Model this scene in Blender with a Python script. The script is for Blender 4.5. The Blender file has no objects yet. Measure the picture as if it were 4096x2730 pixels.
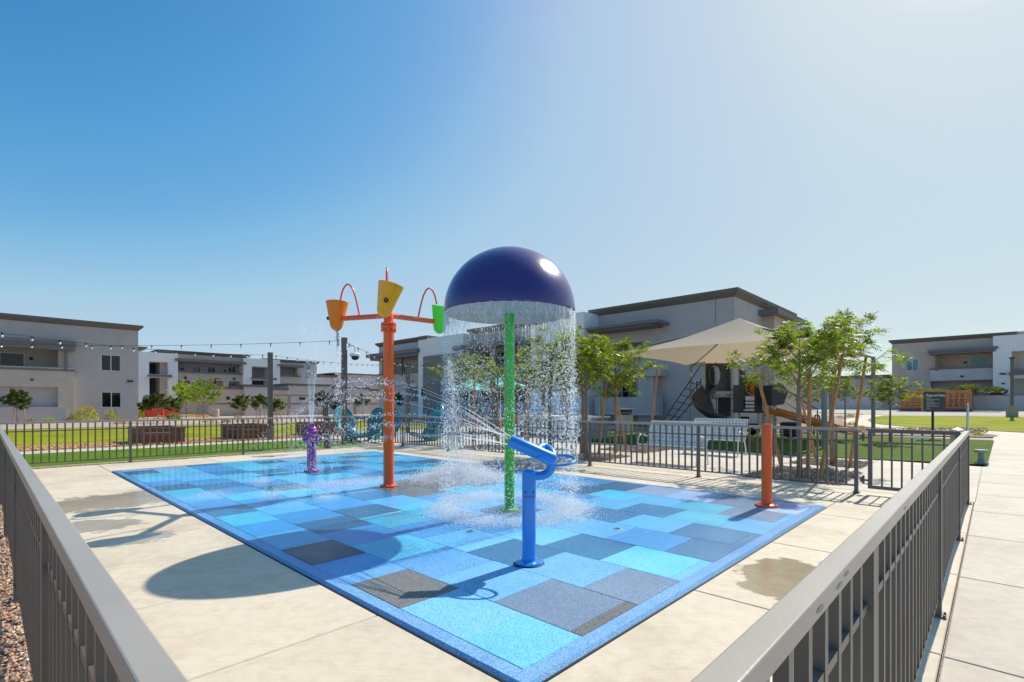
import bpy, bmesh, math, random
from mathutils import Vector, Matrix
R = math.radians
random.seed(7)
sc = bpy.context.scene
COL = sc.collection
# ---------------- camera, sky, sun, exposure ----------------
F, CX, HZ, CAMH = 2018.0, 2048.0, 1617.0, 1.5
cam_d = bpy.data.cameras.new('camera'); cam = bpy.data.objects.new('camera', cam_d); COL.objects.link(cam)
cam_d.sensor_width = 36; cam_d.lens = 36 * F / 4096; cam_d.shift_y = (HZ - 1365) / 4096
cam_d.clip_start = 0.05; cam_d.clip_end = 3000
cam.location = (0, 0, CAMH); cam.rotation_euler = (R(90), 0, 0)
sc.camera = cam
SUN_EL, SUN_AZ = R(44), math.atan2(.704, .71)       # azimuth from +Y towards +X
w = bpy.data.worlds.new('World'); sc.world = w; w.use_nodes = True
wn = w.node_tree.nodes; wl = w.node_tree.links
sky = wn.new('ShaderNodeTexSky'); sky.sky_type = 'NISHITA'; sky.sun_disc = False
sky.sun_elevation = SUN_EL; sky.sun_rotation = SUN_AZ
sky.altitude = 300; sky.air_density = 1.0; sky.dust_density = 1.2; sky.ozone_density = 2.0
# one tone curve for the whole sky: gentle shoulder, off-frame ends lifted for ambient light
SKS = 0.15 * 2 ** .3
m1 = wn.new('ShaderNodeVectorMath'); m1.operation = 'SCALE'; m1.inputs['Scale'].default_value = SKS / 4; wl.new(sky.outputs[0], m1.inputs[0])
rc = wn.new('ShaderNodeRGBCurve'); rc.mapping.use_clip = False; rc.mapping.extend = 'HORIZONTAL'
for ci, pts in enumerate((
        ((0, .060), (.217, .060), (.27, .10), (.33, .16), (.423, .30), (.495, .385), (.75, .485), (1.05, .55), (1.33, .615), (1.65, .66), (2.2, 1.0), (3, 1.8), (6, 5)),
        ((0, .22), (.27, .22), (.349, .25), (.42, .335), (.516, .41), (.564, .475), (.70, .58), (1.14, .66), (1.27, .695), (1.68, .745), (2.2, 1.05), (3, 1.85), (6, 5)),
        ((0, .48), (.48, .48), (.614, .54), (.724, .65), (.816, .70), (.891, .73), (1.08, .77), (1.45, .775), (1.66, .785), (1.9, .80), (2.3, 1.05), (3, 1.8), (6, 5)))):
    pts = [(x_ / 4, y_) for x_, y_ in pts if x_ <= 4]; pts.append((1, 2.6)); pts[0] = (0, pts[0][1])
    cv = rc.mapping.curves[ci]; cv.points[0].location = pts[0]; cv.points[1].location = pts[-1]
    for p_ in pts[1:-1]: cv.points.new(*p_)
for cv in rc.mapping.curves:
    for p_ in cv.points: p_.handle_type = 'VECTOR'
rc.mapping.update()
wl.new(m1.outputs[0], rc.inputs['Color'])
m2 = wn.new('ShaderNodeVectorMath'); m2.operation = 'SCALE'; m2.inputs['Scale'].default_value = 1 / SKS; wl.new(rc.outputs[0], m2.inputs[0])
wl.new(m2.outputs[0], wn['Background'].inputs[0]); wn['Background'].inputs[1].default_value = 0.15
sd = bpy.data.lights.new('sun', 'SUN'); sd.energy = 3.85; sd.angle = R(0.53); sd.color = (1.0, .925, .80)
so = bpy.data.objects.new('sun', sd); COL.objects.link(so)
sdir = Vector((math.sin(SUN_AZ) * math.cos(SUN_EL), math.cos(SUN_AZ) * math.cos(SUN_EL), math.sin(SUN_EL)))
so.rotation_euler = sdir.to_track_quat('Z', 'Y').to_euler(); so.location = (0, 0, 30)
vs = sc.view_settings; vs.view_transform = 'Standard'; vs.look = 'None'; vs.gamma = 1; vs.exposure = 0.36
vs.use_curve_mapping = False
sc.cycles.max_bounces = 8; sc.cycles.transparent_max_bounces = 16
sc.cycles.use_denoising = True
# ---------------- frames ----------------
D0 = Vector((.066, 2.725, 0)); U = Vector((.691, .723, 0)); V = Vector((-.723, .691, 0))
TH = math.atan2(.723, .691)
def PF(a, b, z=0): return D0 + U * a + V * b + Vector((0, 0, z))
def AB(p): q = Vector((p[0], p[1], 0)) - D0; return q.dot(U), q.dot(V)
SLK, SLC = .0464, 59.5
def TZ(x, y): return max(0.0, SLK * (x * .691 + y * .723 - SLC))
def at(x, y, Y): return Vector(((x - CX) * Y / F, Y, CAMH + (HZ - y) * Y / F))
def G(x, y):
    """where the sight line through a point of the photograph meets the ground"""
    dx, dz = (x - CX) / F, (HZ - y) / F
    Y = -CAMH / dz if dz < -1e-6 else 1e9
    if (dx * .691 + .723) * Y < SLC: return Vector((dx * Y, Y, 0))
    Y = (CAMH + SLK * SLC) / (SLK * (dx * .691 + .723) - dz)
    return Vector((dx * Y, Y, TZ(dx * Y, Y)))
def PA(x, y, a0):
    dx = (x - CX) / F
    Y = (a0 + D0.dot(U)) / (dx * U.x + U.y)
    p = Vector((dx * Y, Y, 0)); return AB(p)[1], CAMH + (HZ - y) / F * Y
def PB(x, y, b0):
    dx = (x - CX) / F
    Y = (b0 + D0.dot(V)) / (dx * V.x + V.y)
    p = Vector((dx * Y, Y, 0)); return AB(p)[0], CAMH + (HZ - y) / F * Y
# ---------------- mesh builder ----------------
class MB:
    def __init__(s): s.v = []; s.f = []; s.mi = []; s.cur = 0; s.mats = []
    def mat(s, m):
        if m not in s.mats: s.mats.append(m)
        s.cur = s.mats.index(m); return s
    def add(s, vs_, fs):
        n = len(s.v); s.v += [tuple(p) for p in vs_]
        for f in fs: s.f.append(tuple(i + n for i in f)); s.mi.append(s.cur)
        return s
    def box(s, x0, x1, y0, y1, z0, z1):
        return s.add([(x0,y0,z0),(x1,y0,z0),(x1,y1,z0),(x0,y1,z0),(x0,y0,z1),(x1,y0,z1),(x1,y1,z1),(x0,y1,z1)],
                     [(0,3,2,1),(4,5,6,7),(0,1,5,4),(1,2,6,5),(2,3,7,6),(3,0,4,7)])
    def obox(s, c, ax, ay, az):
        c = Vector(c); ax = Vector(ax); ay = Vector(ay); az = Vector(az)
        P = [c+ax*i+ay*j+az*k for k in (-1,1) for j in (-1,1) for i in (-1,1)]
        return s.add(P, [(0,2,3,1),(4,5,7,6),(0,1,5,4),(1,3,7,5),(3,2,6,7),(2,0,4,6)])
    def bar(s, p, q, w_, h_, up=(0,0,1)):
        p = Vector(p); q = Vector(q); d = (q-p); L = d.length
        if L < 1e-6: return s
        d /= L; up = Vector(up)
        if abs(d.dot(up)) > .98: up = Vector((1,0,0))
        x = d.cross(up).normalized(); y = x.cross(d).normalized()
        return s.obox((p+q)/2, d*L/2, x*w_/2, y*h_/2)
    def tube(s, pts, r, n=8, cap=True, closed=False):
        pts = [Vector(p) for p in pts]; m = len(pts)
        rs = r if isinstance(r, (list, tuple)) else [r]*m
        base = len(s.v); prev = None
        for i, p in enumerate(pts):
            if closed: t = pts[(i+1) % m]-pts[i-1]
            else: t = (pts[min(i+1, m-1)]-pts[max(i-1, 0)])
            t.normalize()
            if prev is None:
                prev = t.orthogonal().normalized()
            x = (prev - t*prev.dot(t))
            if x.length < 1e-5: x = t.orthogonal()
            x.normalize(); prev = x; y = t.cross(x)
            for k in range(n):
                a = 2*math.pi*k/n; s.v.append(tuple(p+(x*math.cos(a)+y*math.sin(a))*rs[i]))
        for i in range(m if closed else m-1):
            j = (i+1) % m
            for k in range(n):
                k2 = (k+1) % n
                s.f.append((base+i*n+k, base+i*n+k2, base+j*n+k2, base+j*n+k)); s.mi.append(s.cur)
        if cap and not closed:
            s.f.append(tuple(base+k for k in reversed(range(n)))); s.mi.append(s.cur)
            s.f.append(tuple(base+(m-1)*n+k for k in range(n))); s.mi.append(s.cur)
        return s
    def lathe(s, prof, c=(0,0,0), n=24, M=None):
        base = len(s.v); c = Vector(c)
        for (r, z) in prof:
            for k in range(n):
                a = 2*math.pi*k/n; p = Vector((r*math.cos(a), r*math.sin(a), z))
                if M: p = M @ p
                s.v.append(tuple(p+c))
        for i in range(len(prof)-1):
            for k in range(n):
                k2 = (k+1) % n
                s.f.append((base+i*n+k, base+i*n+k2, base+(i+1)*n+k2, base+(i+1)*n+k)); s.mi.append(s.cur)
        if prof[0][0] > 1e-4: s.f.append(tuple(base+k for k in reversed(range(n)))); s.mi.append(s.cur)
        if prof[-1][0] > 1e-4: s.f.append(tuple(base+(len(prof)-1)*n+k for k in range(n))); s.mi.append(s.cur)
        return s
    def build(s, name, m=None, parent=None, smooth=False, world=False, bevel=0):
        v = s.v
        if world and parent is not None:
            iv = (Matrix.Translation(parent.location) @ parent.rotation_euler.to_matrix().to_4x4()).inverted()
            v = [tuple(iv @ Vector(p)) for p in v]
        me = bpy.data.meshes.new(name); me.from_pydata(v, [], s.f)
        for mm in (s.mats if s.mats else [m]): me.materials.append(mm)
        if s.mats and m is not None and m not in s.mats: pass
        if s.mats: me.polygons.foreach_set('material_index', s.mi)
        if smooth: me.polygons.foreach_set('use_smooth', [True]*len(me.polygons))
        me.update()
        o = bpy.data.objects.new(name, me); COL.objects.link(o)
        if parent is not None: o.parent = parent
        if smooth == 'auto':
            md = o.modifiers.new('edges', 'EDGE_SPLIT'); md.split_angle = R(40)
        if bevel:
            md = o.modifiers.new('bevel', 'BEVEL'); md.width = bevel; md.segments = 2; md.limit_method = 'ANGLE'
        return o
def tag(o, label=None, cat=None, group=None, kind=None):
    if label: o['label'] = label
    if cat: o['category'] = cat
    if group: o['group'] = group
    if kind: o['kind'] = kind
    return o
def empty(name, loc=(0,0,0), rz=0.0):
    o = bpy.data.objects.new(name, None); COL.objects.link(o); o.location = loc; o.rotation_euler = (0,0,rz)
    o.empty_display_size = .2; return o
def clone(o, parent=None):
    c = o.copy(); COL.objects.link(c); c.parent = parent
    for k in ('label', 'category', 'group'):
        if parent is None and k == 'label' and k in c: del c[k]
    for ch in list(o.children): clone(ch, c)
    return c
def inst(me, name, parent, loc=(0,0,0), rz=0.0, scale=None):
    o = bpy.data.objects.new(name, me); COL.objects.link(o); o.parent = parent; o.location = loc
    if rz: o.rotation_euler = (0,0,rz)
    if scale: o.scale = scale
    return o
# ---------------- materials ----------------
def newmat(name):
    m = bpy.data.materials.new(name); m.use_nodes = True
    return m, m.node_tree.nodes, m.node_tree.links, m.node_tree.nodes['Principled BSDF']
def rgb(c): return (c[0], c[1], c[2], 1)
def basic(name, c, rough=.6, metal=0, var=.12, scale=6, bump=0.0, bscale=60, coat=0, spec=.5, trans=0, rand=0.0, detail=6):
    m, n, l, b = newmat(name)
    tc = n.new('ShaderNodeTexCoord'); no = n.new('ShaderNodeTexNoise'); no.inputs['Scale'].default_value = scale; no.inputs['Detail'].default_value = detail
    l.new(tc.outputs['Object'], no.inputs['Vector'])
    mp = n.new('ShaderNodeMapRange'); mp.inputs[1].default_value = .25; mp.inputs[2].default_value = .75
    mp.inputs[3].default_value = 1-var; mp.inputs[4].default_value = 1+var
    l.new(no.outputs[0], mp.inputs[0])
    mx = n.new('ShaderNodeMix'); mx.data_type = 'RGBA'; mx.blend_type = 'MULTIPLY'; mx.inputs[0].default_value = 1
    mx.inputs[6].default_value = rgb(c)
    if rand:
        oi = n.new('ShaderNodeObjectInfo'); mr = n.new('ShaderNodeMapRange'); mr.inputs[3].default_value = 1-rand; mr.inputs[4].default_value = 1+rand
        l.new(oi.outputs['Random'], mr.inputs[0]); mu = n.new('ShaderNodeMath'); mu.operation = 'MULTIPLY'
        l.new(mp.outputs[0], mu.inputs[0]); l.new(mr.outputs[0], mu.inputs[1]); l.new(mu.outputs[0], mx.inputs[7])
    else: l.new(mp.outputs[0], mx.inputs[7])
    l.new(mx.outputs[2], b.inputs['Base Color'])
    b.inputs['Roughness'].default_value = rough; b.inputs['Metallic'].default_value = metal
    b.inputs['Specular IOR Level'].default_value = spec
    b.inputs['Coat Weight'].default_value = coat; b.inputs['Coat Roughness'].default_value = .08
    b.inputs['Transmission Weight'].default_value = trans
    if bump:
        nb = n.new('ShaderNodeTexNoise'); nb.inputs['Scale'].default_value = bscale; nb.inputs['Detail'].default_value = 3
        l.new(tc.outputs['Object'], nb.inputs['Vector'])
        bp = n.new('ShaderNodeBump'); bp.inputs['Strength'].default_value = bump; bp.inputs['Distance'].default_value = .01
        l.new(nb.outputs[0], bp.inputs['Height']); l.new(bp.outputs[0], b.inputs['Normal'])
        if coat: l.new(bp.outputs[0], b.inputs['Coat Normal'])
    return m
def ramp(n, l, src, stops):
    r = n.new('ShaderNodeValToRGB'); e = r.color_ramp.elements
    while len(e) < len(stops): e.new(.5)
    for i, (p, c) in enumerate(stops): e[i].position = p; e[i].color = rgb(c)
    l.new(src, r.inputs[0]); return r
def speckled(name, cols, scale=40, rough=.9, bump=.5, big=(.85, 1.1), bigs=.6):
    """gravel, chips, mulch: one colour per voronoi cell"""
    m, n, l, b = newmat(name)
    ge = n.new('ShaderNodeNewGeometry'); vo = n.new('ShaderNodeTexVoronoi'); vo.inputs['Scale'].default_value = scale
    l.new(ge.outputs['Position'], vo.inputs['Vector'])
    sp = n.new('ShaderNodeSeparateColor'); l.new(vo.outputs['Color'], sp.inputs[0])
    r = ramp(n, l, sp.outputs[0], [(i/(len(cols)-1), c) for i, c in enumerate(cols)])
    no = n.new('ShaderNodeTexNoise'); no.inputs['Scale'].default_value = bigs; no.inputs['Detail'].default_value = 5; l.new(ge.outputs['Position'], no.inputs['Vector'])
    mp = n.new('ShaderNodeMapRange'); mp.inputs[1].default_value = .3; mp.inputs[2].default_value = .7; mp.inputs[3].default_value = big[0]; mp.inputs[4].default_value = big[1]
    l.new(no.outputs[0], mp.inputs[0])
    mx = n.new('ShaderNodeMix'); mx.data_type = 'RGBA'; mx.blend_type = 'MULTIPLY'; mx.inputs[0].default_value = 1
    l.new(r.outputs[0], mx.inputs[6]); l.new(mp.outputs[0], mx.inputs[7]); l.new(mx.outputs[2], b.inputs['Base Color'])
    b.inputs['Roughness'].default_value = rough
    bp = n.new('ShaderNodeBump'); bp.inputs['Strength'].default_value = bump; bp.inputs['Distance'].default_value = .03; bp.invert = True
    l.new(vo.outputs['Distance'], bp.inputs['Height']); l.new(bp.outputs[0], b.inputs['Normal'])
    return m
WET = [  # damp and wet places on the deck: world centre, radii along u and v, strength
    (PF(-.75, 8.0), 1.2, .9, 1.0), (PF(-1.1, 6.2), .6, .5, .8), (PF(2.75, -.62), .62, .5, 1.25), (PF(-.9, 5.0), .6, .35, .6), (PF(3.2,-1.1), .4,.3,.9),
    (PF(7.1, 6.0), .45, 1.6, .9), (PF(3.6, 13.2), .8, .4, .5)]
def concrete(name, c=(.70, .605, .465), joints=None, wet=False):
    m, n, l, b = newmat(name)
    ge = n.new('ShaderNodeNewGeometry'); P = ge.outputs['Position']
    def noise(s, d=5, r=.55):
        x = n.new('ShaderNodeTexNoise'); x.inputs['Scale'].default_value = s; x.inputs['Detail'].default_value = d; x.inputs['Roughness'].default_value = r
        l.new(P, x.inputs['Vector']); return x.outputs[0]
    r = ramp(n, l, noise(.9, 7, .65), [(.3, (c[0]*.80, c[1]*.77, c[2]*.72)), (.5, c), (.72, (c[0]*1.07, c[1]*1.07, c[2]*1.06))])
    r2 = ramp(n, l, noise(9, 6, .7), [(.35, (.90, .89, .86)), (.55, (1.0, 1.0, 1.0)), (.75, (1.03, 1.03, 1.02))])
    r3 = ramp(n, l, noise(3.1, 8, .75), [(.27, (.62, .52, .40)), (.33, (1, 1, 1)), (1, (1, 1, 1))])
    # broom finish streaks
    mpn = n.new('ShaderNodeMapping'); mpn.inputs['Rotation'].default_value = (0, 0, -TH); mpn.inputs['Scale'].default_value = (2.0, 55, 1)
    l.new(P, mpn.inputs[0]); br = n.new('ShaderNodeTexNoise'); br.inputs['Scale'].default_value = 1.2; br.inputs['Detail'].default_value = 4; l.new(mpn.outputs[0], br.inputs['Vector'])
    r4 = ramp(n, l, br.outputs[0], [(.3, (.95, .945, .935)), (.7, (1.03, 1.03, 1.03))])
    oi = n.new('ShaderNodeObjectInfo'); mr = n.new('ShaderNodeMapRange'); mr.inputs[3].default_value = .955; mr.inputs[4].default_value = 1.035; l.new(oi.outputs['Random'], mr.inputs[0])
    cur = r.outputs[0]
    for o_ in (r2.outputs[0], r3.outputs[0], r4.outputs[0], mr.outputs[0]):
        mx = n.new('ShaderNodeMix'); mx.data_type = 'RGBA'; mx.blend_type = 'MULTIPLY'; mx.inputs[0].default_value = 1
        l.new(cur, mx.inputs[6]); l.new(o_, mx.inputs[7]); cur = mx.outputs[2]
    rough = n.new('ShaderNodeMapRange'); rough.inputs[3].default_value = .78; rough.inputs[4].default_value = .12
    if wet:
        wn_ = noise(2.6, 6, .6); acc = None
        for (p, ru, rv, st) in WET:
            mp = n.new('ShaderNodeMapping'); mp.vector_type = 'TEXTURE'
            mp.inputs['Location'].default_value = tuple(p); mp.inputs['Rotation'].default_value = (0, 0, TH); mp.inputs['Scale'].default_value = (ru, rv, 1)
            l.new(P, mp.inputs[0]); ln = n.new('ShaderNodeVectorMath'); ln.operation = 'LENGTH'; l.new(mp.outputs[0], ln.inputs[0])
            a = n.new('ShaderNodeMath'); a.operation = 'MULTIPLY_ADD'; l.new(ln.outputs['Value'], a.inputs[0]); a.inputs[1].default_value = -st*.8; a.inputs[2].default_value = st
            if acc is None: acc = a.outputs[0]
            else:
                mxm = n.new('ShaderNodeMath'); mxm.operation = 'MAXIMUM'; l.new(acc, mxm.inputs[0]); l.new(a.outputs[0], mxm.inputs[1]); acc = mxm.outputs[0]
        ad = n.new('ShaderNodeMath'); ad.operation = 'MULTIPLY_ADD'; l.new(wn_, ad.inputs[0]); ad.inputs[1].default_value = 1.5; l.new(acc, ad.inputs[2])
        ws = n.new('ShaderNodeMapRange'); ws.interpolation_type = 'SMOOTHSTEP'; ws.inputs[1].default_value = .97; ws.inputs[2].default_value = 1.13; l.new(ad.outputs[0], ws.inputs[0])
        mx = n.new('ShaderNodeMix'); mx.data_type = 'RGBA'; mx.blend_type = 'MULTIPLY'; l.new(ws.outputs[0], mx.inputs[0]); l.new(cur, mx.inputs[6]); mx.inputs[7].default_value = (.64, .60, .53, 1); cur = mx.outputs[2]
        l.new(ws.outputs[0], rough.inputs[0])
    else: rough.inputs[0].default_value = 0
    l.new(cur, b.inputs['Base Color']); l.new(rough.outputs[0], b.inputs['Roughness'])
    bp = n.new('ShaderNodeBump'); bp.inputs['Strength'].default_value = .12; bp.inputs['Distance'].default_value = .004; l.new(noise(70, 5, .7), bp.inputs['Height']); l.new(bp.outputs[0], b.inputs['Normal'])
    return m
def rubber(name, c, chip=(.62, .80, .93), amt=.88):
    """poured rubber granules: coloured chips, wet film that thins out towards the dry near corner"""
    m, n, l, b = newmat(name)
    ge = n.new('ShaderNodeNewGeometry'); P = ge.outputs['Position']
    def noise(s, d=4, r=.6):
        x = n.new('ShaderNodeTexNoise'); x.inputs['Scale'].default_value = s; x.inputs['Detail'].default_value = d; x.inputs['Roughness'].default_value = r
        l.new(P, x.inputs['Vector']); return x.outputs[0]
    ds = n.new('ShaderNodeVectorMath'); ds.operation = 'DISTANCE'; l.new(P, ds.inputs[0]); ds.inputs[1].default_value = tuple(PF(.4, .4))
    wsum = n.new('ShaderNodeMath'); wsum.operation = 'MULTIPLY_ADD'; l.new(noise(.8, 5), wsum.inputs[0]); wsum.inputs[1].default_value = 2.2; l.new(ds.outputs['Value'], wsum.inputs[2])
    wet = n.new('ShaderNodeMapRange'); wet.interpolation_type = 'SMOOTHSTEP'; wet.inputs[1].default_value = 2.2; wet.inputs[2].default_value = 4.2; l.new(wsum.outputs[0], wet.inputs[0])
    vo = n.new('ShaderNodeTexVoronoi'); vo.inputs['Scale'].default_value = 230; l.new(P, vo.inputs['Vector'])
    sp = n.new('ShaderNodeSeparateColor'); l.new(vo.outputs['Color'], sp.inputs[0])
    r = ramp(n, l, sp.outputs[0], [(0, tuple(x*.72 for x in c)), (.28, c), (.36, c), (.46, tuple(c[i]*.68+chip[i]*.32 for i in range(3))), (1, tuple(c[i]*.50+chip[i]*.50 for i in range(3)))])
    r.color_ramp.interpolation = 'LINEAR'
    oi = n.new('ShaderNodeObjectInfo'); mr = n.new('ShaderNodeMapRange'); mr.inputs[3].default_value = .88; mr.inputs[4].default_value = 1.14; l.new(oi.outputs['Random'], mr.inputs[0])
    big = ramp(n, l, noise(1.4, 6, .65), [(.3, (.86, .88, .9)), (.7, (1.08, 1.06, 1.04))])
    # dry rubber is paler and shows its chips, wet rubber is deeper
    dry = n.new('ShaderNodeMix'); dry.data_type = 'RGBA'; dry.inputs[7].default_value = rgb(c)
    wf = n.new('ShaderNodeMapRange'); wf.inputs[3].default_value = .0; wf.inputs[4].default_value = amt; l.new(wet.outputs[0], wf.inputs[0])
    l.new(wf.outputs[0], dry.inputs[0]); l.new(r.outputs[0], dry.inputs[6]); cur = dry.outputs[2]
    for o_ in (mr.outputs[0], big.outputs[0]):
        mx = n.new('ShaderNodeMix'); mx.data_type = 'RGBA'; mx.blend_type = 'MULTIPLY'; mx.inputs[0].default_value = 1
        l.new(cur, mx.inputs[6]); l.new(o_, mx.inputs[7]); cur = mx.outputs[2]
    l.new(cur, b.inputs['Base Color'])
    b.inputs['Roughness'].default_value = .7; b.inputs['Specular IOR Level'].default_value = .28
    cw = n.new('ShaderNodeMath'); cw.operation = 'MULTIPLY'; cw.inputs[1].default_value = .75; l.new(wet.outputs[0], cw.inputs[0]); l.new(cw.outputs[0], b.inputs['Coat Weight'])
    cr = n.new('ShaderNodeMapRange'); cr.inputs[1].default_value = .35; cr.inputs[2].default_value = .65; cr.inputs[3].default_value = .04; cr.inputs[4].default_value = .22; l.new(noise(1.1, 4), cr.inputs[0]); l.new(cr.outputs[0], b.inputs['Coat Roughness'])
    bp = n.new('ShaderNodeBump'); bp.inputs['Strength'].default_value = .55; bp.inputs['Distance'].default_value = .002; l.new(vo.outputs['Distance'], bp.inputs['Height']); l.new(bp.outputs[0], b.inputs['Normal'])
    bc = n.new('ShaderNodeBump'); bc.inputs['Distance'].default_value = .006; l.new(noise(110, 3), bc.inputs['Height'])
    pd = n.new('ShaderNodeVectorMath'); pd.operation = 'DISTANCE'; l.new(P, pd.inputs[0]); pd.inputs[1].default_value = tuple(PF(1.2, 8.5))
    pa = n.new('ShaderNodeMath'); pa.operation = 'MULTIPLY_ADD'; l.new(noise(.9, 4), pa.inputs[0]); pa.inputs[1].default_value = 3.5; l.new(pd.outputs['Value'], pa.inputs[2])
    bs = n.new('ShaderNodeMapRange'); bs.inputs[1].default_value = 4.4; bs.inputs[2].default_value = 7.5; bs.inputs[3].default_value = .04; bs.inputs[4].default_value = .95; l.new(pa.outputs[0], bs.inputs[0]); l.new(bs.outputs[0], bc.inputs['Strength'])
    l.new(bc.outputs[0], b.inputs['Coat Normal'])
    return m
def grassmat(name, c1, c2, c3, scale=1.2):
    m, n, l, b = newmat(name)
    ge = n.new('ShaderNodeNewGeometry'); P = ge.outputs['Position']
    no = n.new('ShaderNodeTexNoise'); no.inputs['Scale'].default_value = scale; no.inputs['Detail'].default_value = 8; no.inputs['Roughness'].default_value = .7; l.new(P, no.inputs['Vector'])
    r = ramp(n, l, no.outputs[0], [(.3, c1), (.52, c2), (.72, c3)])
    n2 = n.new('ShaderNodeTexNoise'); n2.inputs['Scale'].default_value = 28; n2.inputs['Detail'].default_value = 5; n2.inputs['Roughness'].default_value = .8; l.new(P, n2.inputs['Vector'])
    r2 = ramp(n, l, n2.outputs[0], [(.3, (.62, .66, .6)), (.7, (1.3, 1.3, 1.25))])
    mx = n.new('ShaderNodeMix'); mx.data_type = 'RGBA'; mx.blend_type = 'MULTIPLY'; mx.inputs[0].default_value = 1
    l.new(r.outputs[0], mx.inputs[6]); l.new(r2.outputs[0], mx.inputs[7]); l.new(mx.outputs[2], b.inputs['Base Color'])
    b.inputs['Roughness'].default_value = .9; b.inputs['Specular IOR Level'].default_value = .15
    bp = n.new('ShaderNodeBump'); bp.inputs['Strength'].default_value = .8; bp.inputs['Distance'].default_value = .03; l.new(n2.outputs[0], bp.inputs['Height']); l.new(bp.outputs[0], b.inputs['Normal'])
    return m
def leafmat(name, c1, c2, c3, rough=.42):
    m, n, l, b = newmat(name)
    ge = n.new('ShaderNodeNewGeometry')
    no = n.new('ShaderNodeTexNoise'); no.inputs['Scale'].default_value = 7; no.inputs['Detail'].default_value = 4; l.new(ge.outputs['Position'], no.inputs['Vector'])
    r = ramp(n, l, no.outputs[0], [(.3, c1), (.5, c2), (.7, c3)])
    l.new(r.outputs[0], b.inputs['Base Color']); b.inputs['Roughness'].default_value = rough
    tr = n.new('ShaderNodeBsdfTranslucent')
    tm = n.new('ShaderNodeMix'); tm.data_type = 'RGBA'; tm.blend_type = 'MULTIPLY'; tm.inputs[0].default_value = 1; l.new(r.outputs[0], tm.inputs[6]); tm.inputs[7].default_value = (2.1, 2.2, .8, 1)
    l.new(tm.outputs[2], tr.inputs[0])
    ms = n.new('ShaderNodeMixShader'); ms.inputs[0].default_value = .5; l.new(b.outputs[0], ms.inputs[1]); l.new(tr.outputs[0], ms.inputs[2])
    l.new(ms.outputs[0], n['Material Output'].inputs[0]); return m
def waterdrop(name, tint=(.97, .98, .99), a=.45):
    m, n, l, b = newmat(name)
    b.inputs['Base Color'].default_value = rgb(tint); b.inputs['Roughness'].default_value = .12; b.inputs['IOR'].default_value = 1.33; b.inputs['Specular IOR Level'].default_value = .8
    tr = n.new('ShaderNodeBsdfTranslucent'); tr.inputs[0].default_value = (.95, .97, 1, 1)
    t2 = n.new('ShaderNodeBsdfTransparent')
    ms = n.new('ShaderNodeMixShader'); ms.inputs[0].default_value = .72; l.new(b.outputs[0], ms.inputs[1]); l.new(tr.outputs[0], ms.inputs[2])
    m2 = n.new('ShaderNodeMixShader'); m2.inputs[0].default_value = a; l.new(ms.outputs[0], m2.inputs[1]); l.new(t2.outputs[0], m2.inputs[2])
    l.new(m2.outputs[0], n['Material Output'].inputs[0]); return m
def glassmat(name, c, rough=.04):
    m, n, l, b = newmat(name)
    b.inputs['Base Color'].default_value = rgb(c); b.inputs['Roughness'].default_value = rough; b.inputs['Specular IOR Level'].default_value = .55
    return m
M = {}
M['ground'] = speckled('desert_gravel', [(.34, .23, .17), (.50, .38, .29), (.60, .48, .39), (.42, .32, .26), (.56, .46, .40)], scale=22, bump=.6, bigs=.15)
M['pitgravel'] = speckled('brown_river_gravel', [(.15, .09, .06), (.36, .23, .15), (.50, .35, .24), (.26, .17, .12), (.58, .45, .34)], scale=30, bump=.9)
M['chips'] = speckled('orange_wood_chips', [(.45, .20, .06), (.62, .33, .13), (.70, .42, .20), (.38, .17, .06), (.66, .44, .24)], scale=26, bump=.9)
M['conc'] = concrete('pale_broomed_concrete', wet=True)
M['walk'] = concrete('walkway_concrete', (.60, .54, .455))
M['curb'] = concrete('curb_concrete', (.50, .44, .36))
M['road'] = basic('pale_asphalt', (.52, .46, .40), .95, var=.1, scale=2, bump=.3)
M['joint'] = basic('joint_dirt', (.14, .11, .08), .95)
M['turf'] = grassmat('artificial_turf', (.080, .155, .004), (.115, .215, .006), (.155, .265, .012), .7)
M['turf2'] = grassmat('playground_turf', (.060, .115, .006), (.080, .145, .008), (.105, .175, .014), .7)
M['lawn'] = grassmat('yellow_green_lawn', (.13, .19, .004), (.30, .31, .006), (.42, .34, .015), .35)  # the grass's own yellow-green, in uneven patches
M['fence'] = basic('charcoal_fence_paint', (.135, .120, .106), .38, var=.10, scale=3, bump=.05, bscale=120)
M['fencecap'] = basic('grey_rail_sky_sheen', (.38, .335, .285), .34, var=.10, scale=2.5, bump=.05, bscale=140)  # rail grey lightened: bright sky reflection painted into the colour
M['weld'] = basic('bare_weld', (.27, .25, .23), .5)
M['stuc_grey'] = basic('grey_stucco', (.45, .415, .41), .92, var=.07, scale=1.3, bump=.35, bscale=30)
M['stuc_lgrey'] = basic('light_grey_stucco', (.53, .505, .50), .92, var=.06, scale=1.1, bump=.3, bscale=30)
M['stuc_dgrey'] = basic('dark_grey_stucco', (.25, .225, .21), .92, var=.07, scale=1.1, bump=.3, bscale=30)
M['stuc_beige'] = basic('beige_stucco', (.53, .445, .375), .92, var=.07, scale=1.2, bump=.35, bscale=30)
M['stuc_white'] = basic('white_stucco', (.86, .83, .81), .9, var=.04, scale=1.1, bump=.25, bscale=30)
M['fascia'] = basic('brown_fascia', (.145, .128, .112), .7, var=.08)
M['awning'] = basic('grey_awning', (.17, .162, .165), .7, var=.08)
M['winframe'] = basic('white_vinyl', (.62, .64, .64), .5, var=.03)
M['glass'] = glassmat('dark_window_glass', (.006, .011, .010))
M['glass_sky'] = glassmat('blue_window_glass', (.10, .26, .28), .03)
M['glass_g'] = glassmat('greenish_window_glass', (.04, .07, .065), .05)
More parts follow.
